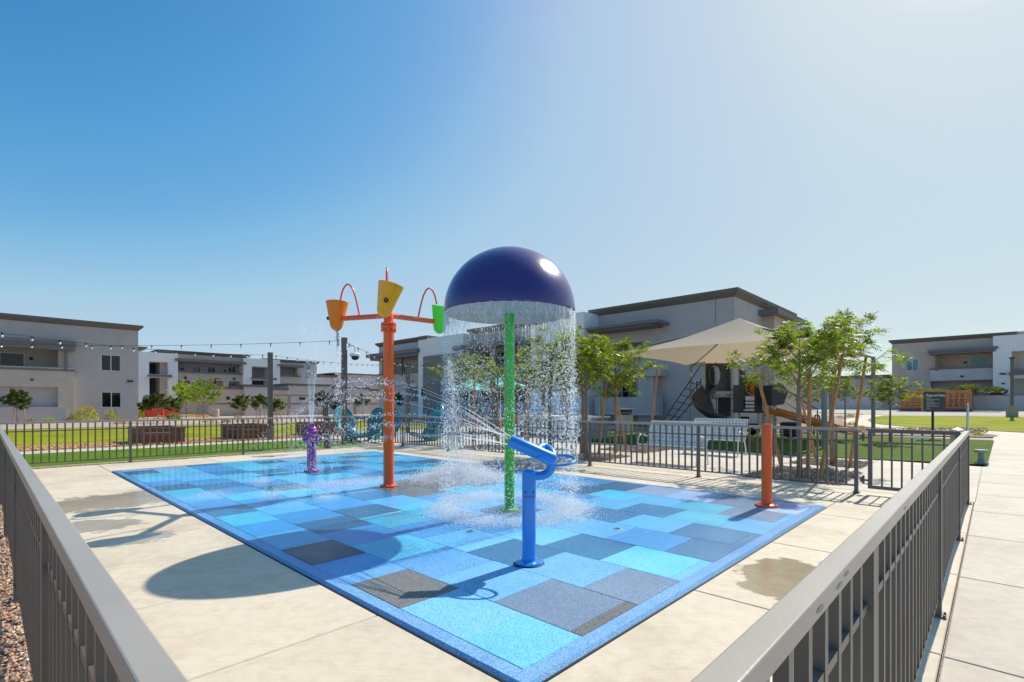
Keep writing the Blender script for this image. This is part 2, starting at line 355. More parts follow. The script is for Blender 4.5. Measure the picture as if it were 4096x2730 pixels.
M['dark'] = basic('black_fixture', (.02, .02, .022), .5)
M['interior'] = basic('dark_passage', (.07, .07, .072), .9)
M['white'] = basic('white_paint', (.78, .78, .76), .35, var=.03)
M['steel'] = basic('brushed_steel', (.62, .62, .60), .28, metal=.9, var=.08, scale=12)
M['galv'] = basic('galvanized_pole', (.42, .44, .42), .42, metal=.6, var=.1, scale=8)
M['sage'] = basic('sage_green_pole', (.22, .25, .235), .5, var=.08)
M['orange'] = basic('glossy_red_orange', (.98, .11, .0), .3, var=.05, coat=.4)
M['orangeb'] = basic('glossy_orange', (.95, .22, .0), .3, var=.05, coat=.4)
M['yellow'] = basic('glossy_yellow', (1.0, .44, .0), .32, var=.05, coat=.35)
M['blue'] = basic('glossy_blue', (.0, .26, .80), .3, var=.05, coat=.5)
M['green'] = basic('glossy_green', (.012, .50, .022), .25, var=.05, coat=.8)
M['lime'] = basic('lime_flange', (.22, .62, .06), .25, var=.05, coat=.8)
M['purple'] = basic('glossy_purple', (.30, .020, .27), .3, var=.06, coat=.8)
M['indigo'] = basic('indigo_fibreglass', (.034, .022, .17), .24, var=.05, coat=.4, bump=.3, bscale=60)
M['domein'] = basic('white_gelcoat', (.72, .74, .75), .5, var=.04)
M['black'] = basic('black_rubber', (.012, .012, .012), .5)
M['teal'] = basic('teal_plastic', (.012, .27, .34), .35, var=.07, coat=.2)
M['umb'] = basic('turquoise_canvas', (.22, .80, .78), .85, var=.05)
M['canvas'] = basic('tan_shade_fabric', (.52, .44, .34), .85, var=.04, bump=.1, bscale=200)
M['slate_pl'] = basic('slate_plastic', (.045, .052, .06), .4, var=.1)
M['pg_orange'] = basic('playground_orange', (.62, .20, .02), .4, var=.06, coat=.3)
M['wood'] = basic('stained_planter_wood', (.20, .065, .032), .65, var=.35, scale=9, bump=.4, bscale=40, rand=.2)
M['stake'] = basic('lodgepole_stake', (.50, .24, .09), .75, var=.25, scale=5, bump=.3, bscale=30)
M['bark'] = basic('pale_bark', (.27, .20, .15), .9, var=.3, scale=14, bump=.8, bscale=50)
M['wire'] = basic('grey_wire', (.35, .34, .32), .5, metal=.4)
M['cable'] = basic('black_cable', (.015, .015, .015), .6)
M['bulb'] = basic('clear_bulb', (.80, .80, .76), .08, var=.02, coat=1)
M['ash'] = leafmat('ash_leaf', (.070, .105, .008), (.13, .175, .012), (.23, .27, .02))
M['olive'] = leafmat('oak_leaf', (.055, .072, .016), (.09, .115, .025), (.15, .175, .05))
M['palo'] = leafmat('palo_verde_leaf', (.13, .19, .015), (.20, .27, .025), (.27, .34, .04))
M['yellowfl'] = basic('yellow_flower', (.80, .40, .01), .7)
M['sagebr'] = leafmat('grey_sage_leaf', (.13, .15, .08), (.20, .22, .13), (.28, .30, .18))
M['rust'] = basic('rust_orange_container', (.62, .25, .10), .6, var=.15, scale=3)
M['rustd'] = basic('container_side', (.34, .12, .05), .6, var=.15, scale=3)
M['redb'] = basic('red_barrier', (.75, .03, .02), .45)
M['sign'] = basic('dark_sign_panel', (.035, .036, .035), .5)
M['signy'] = basic('sign_yellow_edge', (.72, .40, .02), .5)
M['print'] = basic('white_print', (.75, .75, .72), .7, var=.01)
M['printd'] = basic('dark_print', (.10, .05, .03), .7, var=.01)
M['hill'] = basic('tan_hill', (.34, .24, .17), .95, var=.2, scale=.05)
M['beam'] = basic('tan_beam', (.36, .28, .20), .8)
M['chair_o'] = basic('orange_wire_chair', (.85, .13, .02), .4, var=.05)
M['drop'] = waterdrop('water_drop'); M['sheet'] = waterdrop('water_sheet', a=.3); M['foam'] = waterdrop('white_foam', (1, 1, 1), a=.12)
M['block'] = basic('grey_block_counter', (.36, .34, .31), .9, var=.08, scale=4, bump=.3)
TILE = {'C': rubber('rubber_cyan', (.025, .52, .80)), 'L': rubber('rubber_light_blue', (.06, .46, .86)), 'M': rubber('rubber_mid_blue', (.001, .29, .72)),
        'D': rubber('rubber_deep_blue', (.0, .18, .43), (.2, .5, .72)), 'K': rubber('rubber_slate_blue', (.002, .13, .31), (.2, .42, .6)),
        'N': rubber('rubber_navy', (.008, .042, .095), (.1, .2, .3)), 'G': rubber('rubber_grey', (.115, .135, .155), (.42, .40, .36)),
        'S': rubber('rubber_steel_blue', (.10, .22, .40), (.5, .52, .52)), 'P': rubber('rubber_periwinkle_glare', (.28, .46, .78), (.7, .8, .9))}  # P: periwinkle tiles, made paler with sun glare in the colour
TILE['B'] = rubber('rubber_border_blue', (.07, .33, .70))
# ---------------- ground and paving ----------------
def poly(name, pts, m, dz, kind='structure', parent=None, thick=0.0, label=None, flat=False):
    """a sheet with the given outline laid on the ground, dz above it"""
    bm = bmesh.new(); vs_ = [bm.verts.new((p[0], p[1], 0)) for p in pts]; bm.faces.new(vs_)
    bmesh.ops.triangulate(bm, faces=bm.faces[:])
    if not flat:
        g = bm.verts[:] + bm.edges[:] + bm.faces[:]
        n_ = Vector((.691, .723, 0)); bmesh.ops.bisect_plane(bm, geom=g, plane_co=n_*SLC, plane_no=n_)
    for v in bm.verts: v.co.z = TZ(v.co.x, v.co.y) + dz
    bmesh.ops.recalc_face_normals(bm, faces=bm.faces[:])
    if sum(f.normal.z for f in bm.faces) < 0: bmesh.ops.reverse_faces(bm, faces=bm.faces[:])
    if thick:
        r_ = bmesh.ops.extrude_face_region(bm, geom=bm.faces[:])
        for v in [e for e in r_['geom'] if isinstance(e, bmesh.types.BMVert)]: pass
        top = set(e for e in r_['geom'] if isinstance(e, bmesh.types.BMVert))
        for v in bm.verts:
            if v not in top: v.co.z -= thick
    me = bpy.data.meshes.new(name); bm.to_mesh(me); bm.free(); me.materials.append(m)
    o = bpy.data.objects.new(name, me); COL.objects.link(o)
    if parent: o.parent = parent
    elif kind: o['kind'] = kind
    return o
def abpoly(name, ab, m, dz, **k): return poly(name, [PF(a, b) for a, b in ab], m, dz, **k)
def abrect(name, a0, a1, b0, b1, m, dz, **k): return abpoly(name, [(a0, b0), (a1, b0), (a1, b1), (a0, b1)], m, dz, **k)
poly('ground', [(-900, -60), (1200, -60), (1200, 1500), (-900, 1500)], M['ground'], -.045)
# far hills on the horizon
def hills(name, pts, Y, h, m):
    mb = MB(); n = len(pts)
    for i, (x, hh) in enumerate(pts): mb.v.append((x, Y, 0)); mb.v.append((x, Y+25, hh*h)); mb.v.append((x, Y+140, hh*h*.9)); mb.v.append((x, Y+200, 0))
    for i in range(n-1):
        for k in range(3): mb.f.append((i*4+k, (i+1)*4+k, (i+1)*4+k+1, i*4+k+1)); mb.mi.append(0)
    return tag(mb.build(name, m), kind='structure')
rh = random.Random(5)
hills('hills', [(60+i*14, 60 + 14*math.sin(i*.35)+6*math.sin(i*1.3)) for i in range(70)], 520, .42, M['hill'])
hills('hills', [(-700+i*16, 30 + 8*math.sin(i*.5)+4*math.sin(i*1.7)) for i in range(40)], 700, .35, M['hill'])
# the splash pad: running-bond rubber squares
cols = [.05] + [.6+.69*k for k in range(0, 8)] + [6.27]
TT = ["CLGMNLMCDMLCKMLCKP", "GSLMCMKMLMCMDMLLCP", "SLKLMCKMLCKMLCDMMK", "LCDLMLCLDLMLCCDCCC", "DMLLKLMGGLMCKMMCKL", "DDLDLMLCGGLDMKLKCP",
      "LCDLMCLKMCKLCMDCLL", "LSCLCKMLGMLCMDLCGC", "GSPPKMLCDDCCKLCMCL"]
TT[8] = 'P' + TT[8][1:]  # grey tile turned pale: sun glare painted into its colour
PZ = .030
pad = empty('splash_pad', PF(0, 0), TH); tag(pad, kind='structure')
bb = MB()
O_ = [(-.05, -.05), (6.4, -.05), (6.4, 12.22), (-.05, 12.22)]; I_ = [(.05, .05), (6.27, .05), (6.27, 12.1), (.05, 12.1)]
bb.v = [(a, b, .0) for a, b in [(-.075, -.075), (6.425, -.075), (6.425, 12.245), (-.075, 12.245)]] + [(a, b, PZ-.004) for a, b in O_] + [(a, b, PZ-.004) for a, b in I_]
for i in range(4):
    j = (i+1) % 4; bb.f += [(i, j, 4+j, 4+i), (4+i, 4+j, 8+j, 8+i)]; bb.mi += [0, 0]
bb.f.append((8, 9, 10, 11)); bb.mi.append(0)
bb.build('rubber_border', TILE['B'], pad)
sk = MB().box(-.085, 6.435, -.085, 12.255, -.02, .004); sk.build('pad_edge_shadow', M['black'], pad)  # black strip that draws the shadow line along the raised edge
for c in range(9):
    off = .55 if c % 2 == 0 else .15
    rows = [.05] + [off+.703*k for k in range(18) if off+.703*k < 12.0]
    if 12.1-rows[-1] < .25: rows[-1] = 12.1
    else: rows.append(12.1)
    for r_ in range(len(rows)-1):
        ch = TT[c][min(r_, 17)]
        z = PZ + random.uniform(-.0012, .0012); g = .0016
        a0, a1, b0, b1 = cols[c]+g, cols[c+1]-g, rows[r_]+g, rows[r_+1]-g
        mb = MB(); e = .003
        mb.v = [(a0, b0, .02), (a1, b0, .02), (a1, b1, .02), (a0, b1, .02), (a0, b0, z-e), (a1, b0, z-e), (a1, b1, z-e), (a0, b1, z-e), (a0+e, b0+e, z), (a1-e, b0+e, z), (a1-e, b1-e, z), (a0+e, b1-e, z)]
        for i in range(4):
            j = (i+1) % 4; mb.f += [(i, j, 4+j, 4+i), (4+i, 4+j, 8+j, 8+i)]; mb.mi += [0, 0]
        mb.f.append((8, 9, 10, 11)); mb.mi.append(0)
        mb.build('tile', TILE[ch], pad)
# concrete slabs
def slab_mesh(w_, l_, m, name):
    mb = MB(); e = .006; g = .005
    a0, a1, b0, b1 = g, w_-g, g, l_-g
    mb.v = [(a0, b0, -.04), (a1, b0, -.04), (a1, b1, -.04), (a0, b1, -.04), (a0, b0, -e), (a1, b0, -e), (a1, b1, -e), (a0, b1, -e), (a0+e, b0+e, 0), (a1-e, b0+e, 0), (a1-e, b1-e, 0), (a0+e, b1-e, 0)]
    for i in range(4):
        j = (i+1) % 4; mb.f += [(i, j, 4+j, 4+i), (4+i, 4+j, 8+j, 8+i)]; mb.mi += [0, 0]
    mb.f.append((8, 9, 10, 11)); mb.mi.append(0)
    me = bpy.data.meshes.new(name); me.from_pydata(mb.v, [], mb.f); me.materials.append(m); return me
SL = {}
def slabs(root, alist, blist, m):
    for i in range(len(alist)-1):
        for j in range(len(blist)-1):
            w_, l_ = round(alist[i+1]-alist[i], 3), round(blist[j+1]-blist[j], 3)
            k = (w_, l_, m.name)
            if k not in SL: SL[k] = slab_mesh(w_, l_, m, 'slab')
            inst(SL[k], 'slab', root, (alist[i], blist[j], 0))
deck = empty('pool_deck', PF(0, 0), TH); tag(deck, kind='structure')
MB().box(-1.79, 8.45, -1.60, 14.35, -.05, -.022).build('bedding', M['joint'], deck)
slabs(deck, [-1.80, -.08], [-1.61, -.08] + [1.33+1.36*k for k in range(-0, 10)][:9] + [13.55, 14.3], M['conc'])
slabs(deck, [-.08, 1.94, 3.89, 5.86, 8.45], [-1.61, -.08], M['conc'])
slabs(deck, [6.43, 8.45], [-.08] + [2.69+2.72*k for k in range(0, 4)] + [12.25], M['conc'])
slabs(deck, [-.08, 2.2, 4.4, 6.43, 8.45], [12.25, 14.3], M['conc'])
walk = empty('walkway', PF(0, 0), TH); tag(walk, kind='structure')
MB().box(-8, 14.5, -9.3, -1.612, -.05, -.022).build('bedding', M['joint'], walk)
slabs(walk, [-7.6, -5.7, -3.8, -1.9, 0, 1.92, 3.84, 5.76, 7.6, 9.4, 11.2, 13.0, 14.5], [-9.1, -6.6, -4.15, -1.612], M['walk'])
plaza = empty('plaza', PF(0, 0), TH); tag(plaza, kind='structure')
MB().box(8.46, 14.5, -1.64, 33, -.05, -.022).build('bedding', M['joint'], plaza)
slabs(plaza, [8.46, 10.45, 12.5, 14.5], [-1.64, .4, 2.6, 4.9, 7.2, 9.5, 11.8, 14.3, 16.6, 19, 21.4, 24, 27, 30, 33], M['walk'])
abrect('path', 14.5, 26, 11.5, 33, M['walk'], -.004)
# bands beyond the far left fence
abrect('edging', -32, 8.45, 14.3, 14.45, M['curb'], .02, thick=.06)
abrect('turf', -32, 7.9, 14.45, 19.0, M['turf'], .006)
abrect('path', -32, 8.45, 19.0, 20.35, M['walk'], -.002)
abrect('wood_chips', -32, 10.5, 20.35, 22.6, M['chips'], .002)
abrect('edging', -32, 10.5, 22.6, 22.85, M['curb'], .03, thick=.06)
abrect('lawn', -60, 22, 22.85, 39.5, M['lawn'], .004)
abrect('edging', -60, 22.3, 39.5, 39.9, M['curb'], .03, thick=.06)
abrect('path', 10.5, 14.5, 20.35, 22.85, M['walk'], -.006)
poly('road', [G(560, 1668), G(1130, 1660), G(1530, 1654), G(1530, 1648), G(1100, 1652), G(560, 1657)], M['road'], .0)
# right side: path, lawn, road
poly('path', [G(3440, 1662), G(3380, 1676), G(3372, 1684), G(3400, 1697), G(3500, 1712), G(3640, 1722), G(3880, 1729), G(3995, 1741), G(3975, 1746), G(3968, 1765), PF(14.5, -1.66), PF(14.5, -9.1), PF(20, -25), PF(60, -60), G(4300, 1760), G(4300, 1640), G(3700, 1640), G(3600, 1640), G(3500, 1648)], M['walk'], -.012)
poly('road', [G(3270, 1650), G(3540, 1661), G(3810, 1662.5), G(4500, 1664), G(4500, 1623), G(4000, 1622), G(3560, 1622), G(3250, 1634)], M['road'], .006)
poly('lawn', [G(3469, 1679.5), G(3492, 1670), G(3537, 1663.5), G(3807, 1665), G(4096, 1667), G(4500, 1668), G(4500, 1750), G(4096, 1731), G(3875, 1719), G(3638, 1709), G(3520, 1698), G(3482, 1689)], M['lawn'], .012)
poly('garden_bed', [G(3450, 1668), G(3372, 1676), G(3365, 1686), G(3400, 1700), G(3500, 1716), G(3640, 1725), G(3850, 1731), G(3990, 1742), G(3975, 1749), G(3500, 1740), G(2900, 1722), G(2450, 1700), G(2450, 1672), G(3000, 1672), G(3260, 1662)], M['pitgravel'], .0)
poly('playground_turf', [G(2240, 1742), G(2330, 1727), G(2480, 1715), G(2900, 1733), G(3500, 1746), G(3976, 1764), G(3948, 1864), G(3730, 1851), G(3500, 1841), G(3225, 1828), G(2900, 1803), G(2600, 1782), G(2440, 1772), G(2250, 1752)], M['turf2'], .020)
pits = []
for nm, pts in (('a', [(2965, 1912), (3080, 1868), (3470, 1890), (3360, 1938)]), ('b', [(3137, 1852), (3240, 1836), (3508, 1853), (3430, 1876)]),
                ('c', [(2250, 1838), (2300, 1812), (2520, 1824), (2440, 1845)]), ('d', [(2400, 1800), (2490, 1786), (2680, 1800), (2580, 1815)]),
                ('e', [(1830, 1795), (1900, 1780), (2080, 1789), (2050, 1803)])):
    P = [G(*p) for p in pts]; a = [AB(p)[0] for p in P]; b = [AB(p)[1] for p in P]
    a0, a1, b0, b1 = max(8.5, sorted(a)[0]*.5+sorted(a)[1]*.5), (sorted(a)[2]+sorted(a)[3])/2, (sorted(b)[0]+sorted(b)[1])/2, (sorted(b)[2]+sorted(b)[3])/2
    pits.append((a0, a1, b0, b1)); abrect('tree_pit_gravel', a0, a1, b0, b1, M['pitgravel'], .006)
# ---------------- loose stones (uncountable) ----------------
def stones(name, n, fn, s0, s1, m, seed=1):
    r = random.Random(seed); mb = MB()
    for i in range(n):
        p = fn(r)
        if p is None: continue
        s = r.uniform(s0, s1); q = [r.uniform(.55, 1.0) for _ in range(6)]; a = r.uniform(0, 6.28); c_, s_ = math.cos(a)*s, math.sin(a)*s
        z = p[2] + r.uniform(-.1, .5)*s
        b = len(mb.v)
        for (x, y, zz) in ((q[0], 0, 0), (.2, q[1], .1), (-q[2], .1, 0), (0, -q[3], 0)):
            mb.v.append((p[0]+x*c_-y*s_, p[1]+x*s_+y*c_, z+zz*s))
        mb.v.append((p[0]+.15*c_, p[1]+.2*s_, z+q[4]*s*.7)); mb.v.append((p[0]-.2*c_+.1*s_, p[1]-.25*s_, z+q[5]*s*.55)); mb.v.append((p[0], p[1], z-s*.5))
        for f in ((0, 1, 4), (1, 2, 4), (2, 5, 4), (2, 3, 5), (3, 0, 4), (3, 4, 5), (1, 0, 6), (2, 1, 6), (3, 2, 6), (0, 3, 6)):
            mb.f.append(tuple(b+k for k in f)); mb.mi.append(0)
    return tag(mb.build(name, m), kind='stuff')
def stonemat(name, cols):
    m, n, l, b = newmat(name); ge = n.new('ShaderNodeNewGeometry')
    r = ramp(n, l, ge.outputs['Random Per Island'], [(i/(len(cols)-1), c) for i, c in enumerate(cols)])
    no = n.new('ShaderNodeTexNoise'); no.inputs['Scale'].default_value = 60; l.new(ge.outputs['Position'], no.inputs['Vector'])
    r2 = ramp(n, l, no.outputs[0], [(.3, (.7, .7, .7)), (.7, (1.2, 1.2, 1.2))])
    mx = n.new('ShaderNodeMix'); mx.data_type = 'RGBA'; mx.blend_type = 'MULTIPLY'; mx.inputs[0].default_value = 1
    l.new(r.outputs[0], mx.inputs[6]); l.new(r2.outputs[0], mx.inputs[7]); l.new(mx.outputs[2], b.inputs['Base Color']); b.inputs['Roughness'].default_value = .85
    return m
M['stone1'] = stonemat('orange_brown_stone', [(.52, .25, .13), (.68, .45, .29), (.36, .22, .15), (.76, .60, .44), (.44, .20, .10), (.60, .44, .32), (.26, .18, .13)])
M['stone2'] = stonemat('brown_stone', [(.32, .19, .12), (.50, .34, .23), (.22, .15, .11), (.60, .47, .35), (.40, .25, .16)])
M['chipst'] = stonemat('wood_chip', [(.45, .19, .06), (.66, .36, .14), (.72, .46, .22), (.36, .16, .06)])
abrect('gravel_bed', -12, -1.80, -1.6, 14.3, M['pitgravel'], -.012)
def near_left(r):
    b = -1.0 + (r.random()**1.6)*10; a = -1.815 - r.random()**1.5*(1.0 + b*.25 if b > 0 else 1.0)
    p = PF(a, b); return (p.x, p.y, -.004)
stones('gravel', 15000, near_left, .011, .026, M['stone1'], 3)
def inpit(r):
    a0, a1, b0, b1 = pits[r.choice((0, 0, 0, 1, 1, 2, 2, 3, 3, 4))]; p = PF(r.uniform(a0+.03, a1-.03), r.uniform(b0+.03, b1-.03)); return (p.x, p.y, .012)
stones('tree_pit_stones', 9000, inpit, .018, .045, M['stone2'], 4)
def byfence(r):
    p = PF(r.uniform(-2, 8.2), r.uniform(14.12, 14.3)); return (p.x, p.y, .0)
stones('fence_gravel', 2200, byfence, .015, .03, M['stone1'], 5)
def chipf(r):
    p = PF(r.uniform(-12, 10.4), r.uniform(20.4, 22.55)); return (p.x, p.y, .01)
stones('loose_wood_chips', 9000, chipf, .03, .07, M['chipst'], 6)
def bedf(r):
    p = G(r.uniform(2500, 3950), r.uniform(1712, 1733)); return (p.x, p.y, .0)
stones('bed_stones', 5000, bedf, .03, .06, M['stone2'], 8)
# ---------------- fences ----------------
PIT = .1421
pk = {}
def picket_mesh():
    s_ = .0145; mb = MB().box(-s_, s_, -s_, s_, .13, 1.045); me = bpy.data.meshes.new('picket'); me.from_pydata(mb.v, [], mb.f); me.materials.append(M['fence']); return me
PICK = picket_mesh()
pm = MB().box(-.028, .028, -.028, .028, 0, 1.05); POST = bpy.data.meshes.new('post'); POST.from_pydata(pm.v, [], pm.f); POST.materials.append(M['fence'])
pl = MB().box(-.045, .045, -.055, .055, .002, .012)
for sx in (-1, 1):
    for sy in (-1, 1): pl.lathe([(.009, .014), (.009, .026), (0, .026)], (sx*.036, sy*.043, 0), 6)
PLATE = bpy.data.meshes.new('post_foot'); PLATE.from_pydata(pl.v, [], pl.f); PLATE.materials.append(M['fence'])
def fence(label, a0, b0, axis, length, posts, skip_first=False, cap_w=.055):
    """axis 0: runs along u, 1: along v"""
    rt = empty('metal_fence', PF(a0, b0), TH if axis == 0 else TH+math.pi/2)
    tag(rt, label, 'fence', 'metal picket fences round the splash pad')
    MB().box(posts[0]-.028, posts[-1]+.028, -cap_w/2, cap_w/2, 1.045, 1.095).build('top_rail', M['fencecap'], rt, bevel=.004)
    for z, nm in ((.86, 'middle_rail'), (.115, 'bottom_rail')):
        for i in range(len(posts)-1):
            MB().box(posts[i]+.028, posts[i+1]-.028, -.0125, .0125, z, z+.025).build(nm, M['fence'], rt)
    for i, p in enumerate(posts):
        inst(POST, 'post', rt, (p, 0, 0)); inst(PLATE, 'post_foot', rt, (p, 0, 0))
        if i < len(posts)-1:
            L = posts[i+1]-p; k = max(1, round(L/PIT)); 
            for j in range(1, k): inst(PICK, 'picket', rt, (p+L*j/k, 0, 0))
    return rt
def sq(lo, n, s): return [lo+s*k for k in range(n)]
f1 = fence('charcoal fence running away on the left beside the brown gravel', -1.835, 0, 1, 16, [-1.54, .83, 3.53, 6.2, 8.9, 11.55, 14.2])
f2 = fence('charcoal fence with a broad pale top rail in the right foreground beside the walkway', 0, -1.54, 0, 10, [-1.80, -.10, 2.65, 5.42, 8.17])
f3 = fence('charcoal fence across the back in front of the benches and young trees', 8.13, 0, 1, 14, [-.157, 2.56, 5.25, 7.95, 10.65, 13.17, 14.2])
f4 = fence('charcoal fence along the green turf strip on the far left', 0, 14.2, 0, 10, [-1.80, .58, 3.27, 5.95, 8.10])
for x_ in (-.79, -.60, -.52, .63):
    wb = MB(); w_, h_ = random.uniform(.025, .05), random.uniform(.005, .009); zc_ = 1.062+random.uniform(0, .014)
    n_ = 12; wb.v = [(x_+w_*math.cos(6.283*k/n_)*random.uniform(.75, 1.1), -.0283, zc_+h_*math.sin(6.283*k/n_)*random.uniform(.7, 1.1)) for k in range(n_)] + [(x_, -.0286, zc_)]
    wb.f = [(k, (k+1) % n_, n_) for k in range(n_)]; wb.mi = [0]*n_; wb.build('weld_mark', M['weld'], f2)
# gate
gt = empty('gate', PF(8.13, -1.47), TH+math.pi/2); tag(gt, 'closed charcoal metal gate in the back right corner', 'gate')
g = MB(); g.box(0, .06, -.025, .025, .10, 1.09); g.build('hinge_stile', M['fence'], gt)
MB().box(1.09, 1.15, -.025, .025, .10, 1.09).build('latch_stile', M['fence'], gt)
MB().box(.06, 1.09, -.025, .025, 1.03, 1.09).build('top_rail', M['fence'], gt)
MB().box(.06, 1.09, -.025, .025, .10, .155).build('bottom_rail', M['fence'], gt)
MB().box(.06, 1.09, -.012, .012, .86, .885).build('middle_rail', M['fence'], gt)
for k in range(1, 8): MB().box(-.0125+.06+1.03*k/8, .0125+.06+1.03*k/8, -.0135, .0135, .155, 1.03).build('picket', M['fence'], gt)
for z in (.22, .93):
    h = MB(); h.box(1.15, 1.21, -.02, .02, z, z+.03); h.lathe([(.018, z-.05), (.018, z+.09), (0, z+.09)], (1.215, 0, 0), 8); h.box(1.228, 1.262, -.02, .02, z-.02, z+.06); h.build('hinge', M['fence'], gt)
MB().box(.35, .62, .026, .07, .97, 1.0).build('latch', M['white'], gt)
# ---------------- buildings ----------------
class Fac:
    def __init__(s, ax, c0, root, zb=0):
        s.ax, s.c, s.root, s.zb = ax, c0, root, zb
        s.o = AB(root.location)
    def px(s, x, y): return (PA if s.ax == 'a' else PB)(x, y, s.c)
    def P(s, q, z, n=0):
        a, b = (s.c-n, q) if s.ax == 'a' else (q, s.c-n)
        return (a-s.o[0], b-s.o[1], z-s.root.location.z)
    def box(s, mb, q0, q1, z0, z1, n0, n1):
        p, r = s.P(q0, z0, n0), s.P(q1, z1, n1)
        return mb.box(min(p[0], r[0]), max(p[0], r[0]), min(p[1], r[1]), max(p[1], r[1]), min(p[2], r[2]), max(p[2], r[2]))
    def rect(s, x0, y0, x1, y1):
        """photo rectangle -> extent on the wall"""
        xm, ym = (x0+x1)/2, (y0+y1)/2
        q0, q1 = s.px(x0, ym)[0], s.px(x1, ym)[0]; z1, z0 = s.px(xm, y0)[1], s.px(xm, y1)[1]
        return min(q0, q1), max(q0, q1), max(z0, s.zb), z1
    def wall(s, name, m, q0, q1, z0, z1, holes=(), n=0, recess=None, dep=1.6):
        """front skin with openings; every opening gets reveals and a back wall"""
        mb = MB(); qs = sorted({q0, q1} | {min(max(h[i], q0), q1) for h in holes for i in (0, 1)}); zs = sorted({z0, z1} | {min(max(h[i], z0), z1) for h in holes for i in (2, 3)})
        for i in range(len(qs)-1):
            for j in range(len(zs)-1):
                cx_, cz = (qs[i]+qs[i+1])/2, (zs[j]+zs[j+1])/2
                if any(h[0] < cx_ < h[1] and h[2] < cz < h[3] for h in holes): continue
                mb.add([s.P(qs[i], zs[j], n), s.P(qs[i+1], zs[j], n), s.P(qs[i+1], zs[j+1], n), s.P(qs[i], zs[j+1], n)], [(0, 1, 2, 3)])
        for h in holes:
            d = h[4] if len(h) > 4 else dep
            a = [s.P(h[0], h[2], n), s.P(h[1], h[2], n), s.P(h[1], h[3], n), s.P(h[0], h[3], n)]
            b = [s.P(h[0], h[2], n-d), s.P(h[1], h[2], n-d), s.P(h[1], h[3], n-d), s.P(h[0], h[3], n-d)]
            mb.add(a+b, [(0, 1, 5, 4), (1, 2, 6, 5), (2, 3, 7, 6), (3, 0, 4, 7)])
        o = mb.build(name, m, s.root)
        for h in holes:
            if len(h) > 5 and h[5]:
                d = h[4]; mb2 = MB().add([s.P(h[0], h[2], n-d+.01), s.P(h[1], h[2], n-d+.01), s.P(h[1], h[3], n-d+.01), s.P(h[0], h[3], n-d+.01)], [(0, 1, 2, 3)])
                mb2.build('recess_wall', h[5], s.root)
        return o
    def window(s, x0, y0, x1, y1, n=0, glass='glass', mull=(.5,), fr=.07, ext=None):
        q0, q1, z0, z1 = ext if ext else s.rect(x0, y0, x1, y1)
        mb = MB()
        s.box(mb, q0, q1, z0, z0+fr, n-.02, n+.03); s.box(mb, q0, q1, z1-fr, z1, n-.02, n+.03)
        s.box(mb, q0, q0+fr, z0+fr, z1-fr, n-.02, n+.03); s.box(mb, q1-fr, q1, z0+fr, z1-fr, n-.02, n+.03)
        for t in mull:
            qm = q0+(q1-q0)*t; s.box(mb, qm-fr/2, qm+fr/2, z0+fr, z1-fr, n-.02, n+.028)
        w_ = mb.build('window', M['winframe'], s.root)
        ts = [0]+list(mull)+[1]
        for i in range(len(ts)-1):
            g = MB(); s.box(g, q0+(q1-q0)*ts[i]+fr*.5, q0+(q1-q0)*ts[i+1]-fr*.5, z0+fr, z1-fr, n-.012, n+.008); g.build('pane', M[glass], w_)
        return w_
    def slab(s, name, m, x0, y0, x1, y1, n0, n1):
        q0, q1, z0, z1 = s.rect(x0, y0, x1, y1); mb = MB(); s.box(mb, q0, q1, z0, z1, n0, n1); return mb.build(name, m, s.root)
    def fascia(s, q0, q1, zt, h=.45, over=.35, side0=True, side1=True, back=12, name='roof_fascia'):
        """cornice with sloping underside round the top of a block"""
        a0, a1 = q0-(over if side0 else 0), q1+(over if side1 else 0)
        mb = MB(); mb.add([s.P(a0, zt, over), s.P(a1, zt, over), s.P(a1, zt, -back), s.P(a0, zt, -back),
                s.P(q0, zt-h, .02), s.P(q1, zt-h, .02), s.P(q1, zt-h, -back), s.P(q0, zt-h, -back), s.P(a0, zt-h*.35, over), s.P(a1, zt-h*.35, over), s.P(a1, zt-h*.35, -back), s.P(a0, zt-h*.35, -back)],
                [(0, 1, 2, 3), (0, 1, 9, 8), (8, 9, 5, 4), (0, 3, 11, 8), (8, 11, 7, 4), (1, 2, 10, 9), (9, 10, 6, 5), (3, 2, 10, 11), (11, 10, 6, 7), (4, 5, 6, 7)])
        return mb.build(name, M['fascia'], s.root)
    def mass(s, name, m, q0, q1, z0, z1, n=-.02, back=12):
        mb = MB(); s.box(mb, q0, q1, z0, z1, -back, n)
        return mb.build(name, m, s.root)
    def shell(s, name, m, q0, q1, z0, z1, back=12):
        """side and rear walls and roof behind a front skin"""
        mb = MB(); P = s.P
        mb.add([P(q0, z0, 0), P(q1, z0, 0), P(q1, z1, 0), P(q0, z1, 0), P(q0, z0, -back), P(q1, z0, -back), P(q1, z1, -back), P(q0, z1, -back)], [(0, 4, 7, 3), (1, 5, 6, 2), (3, 2, 6, 7), (4, 5, 6, 7)])
        return mb.build(name, m, s.root)
    def lamp(s, x, y, n=0, w_=.16, h=.14, nm='wall_lamp'):
        q, z = s.px(x, y); mb = MB(); s.box(mb, q-w_/2, q+w_/2, z-h/2, z+h/2, n, n+.14); return mb.build(nm, M['dark'], s.root)

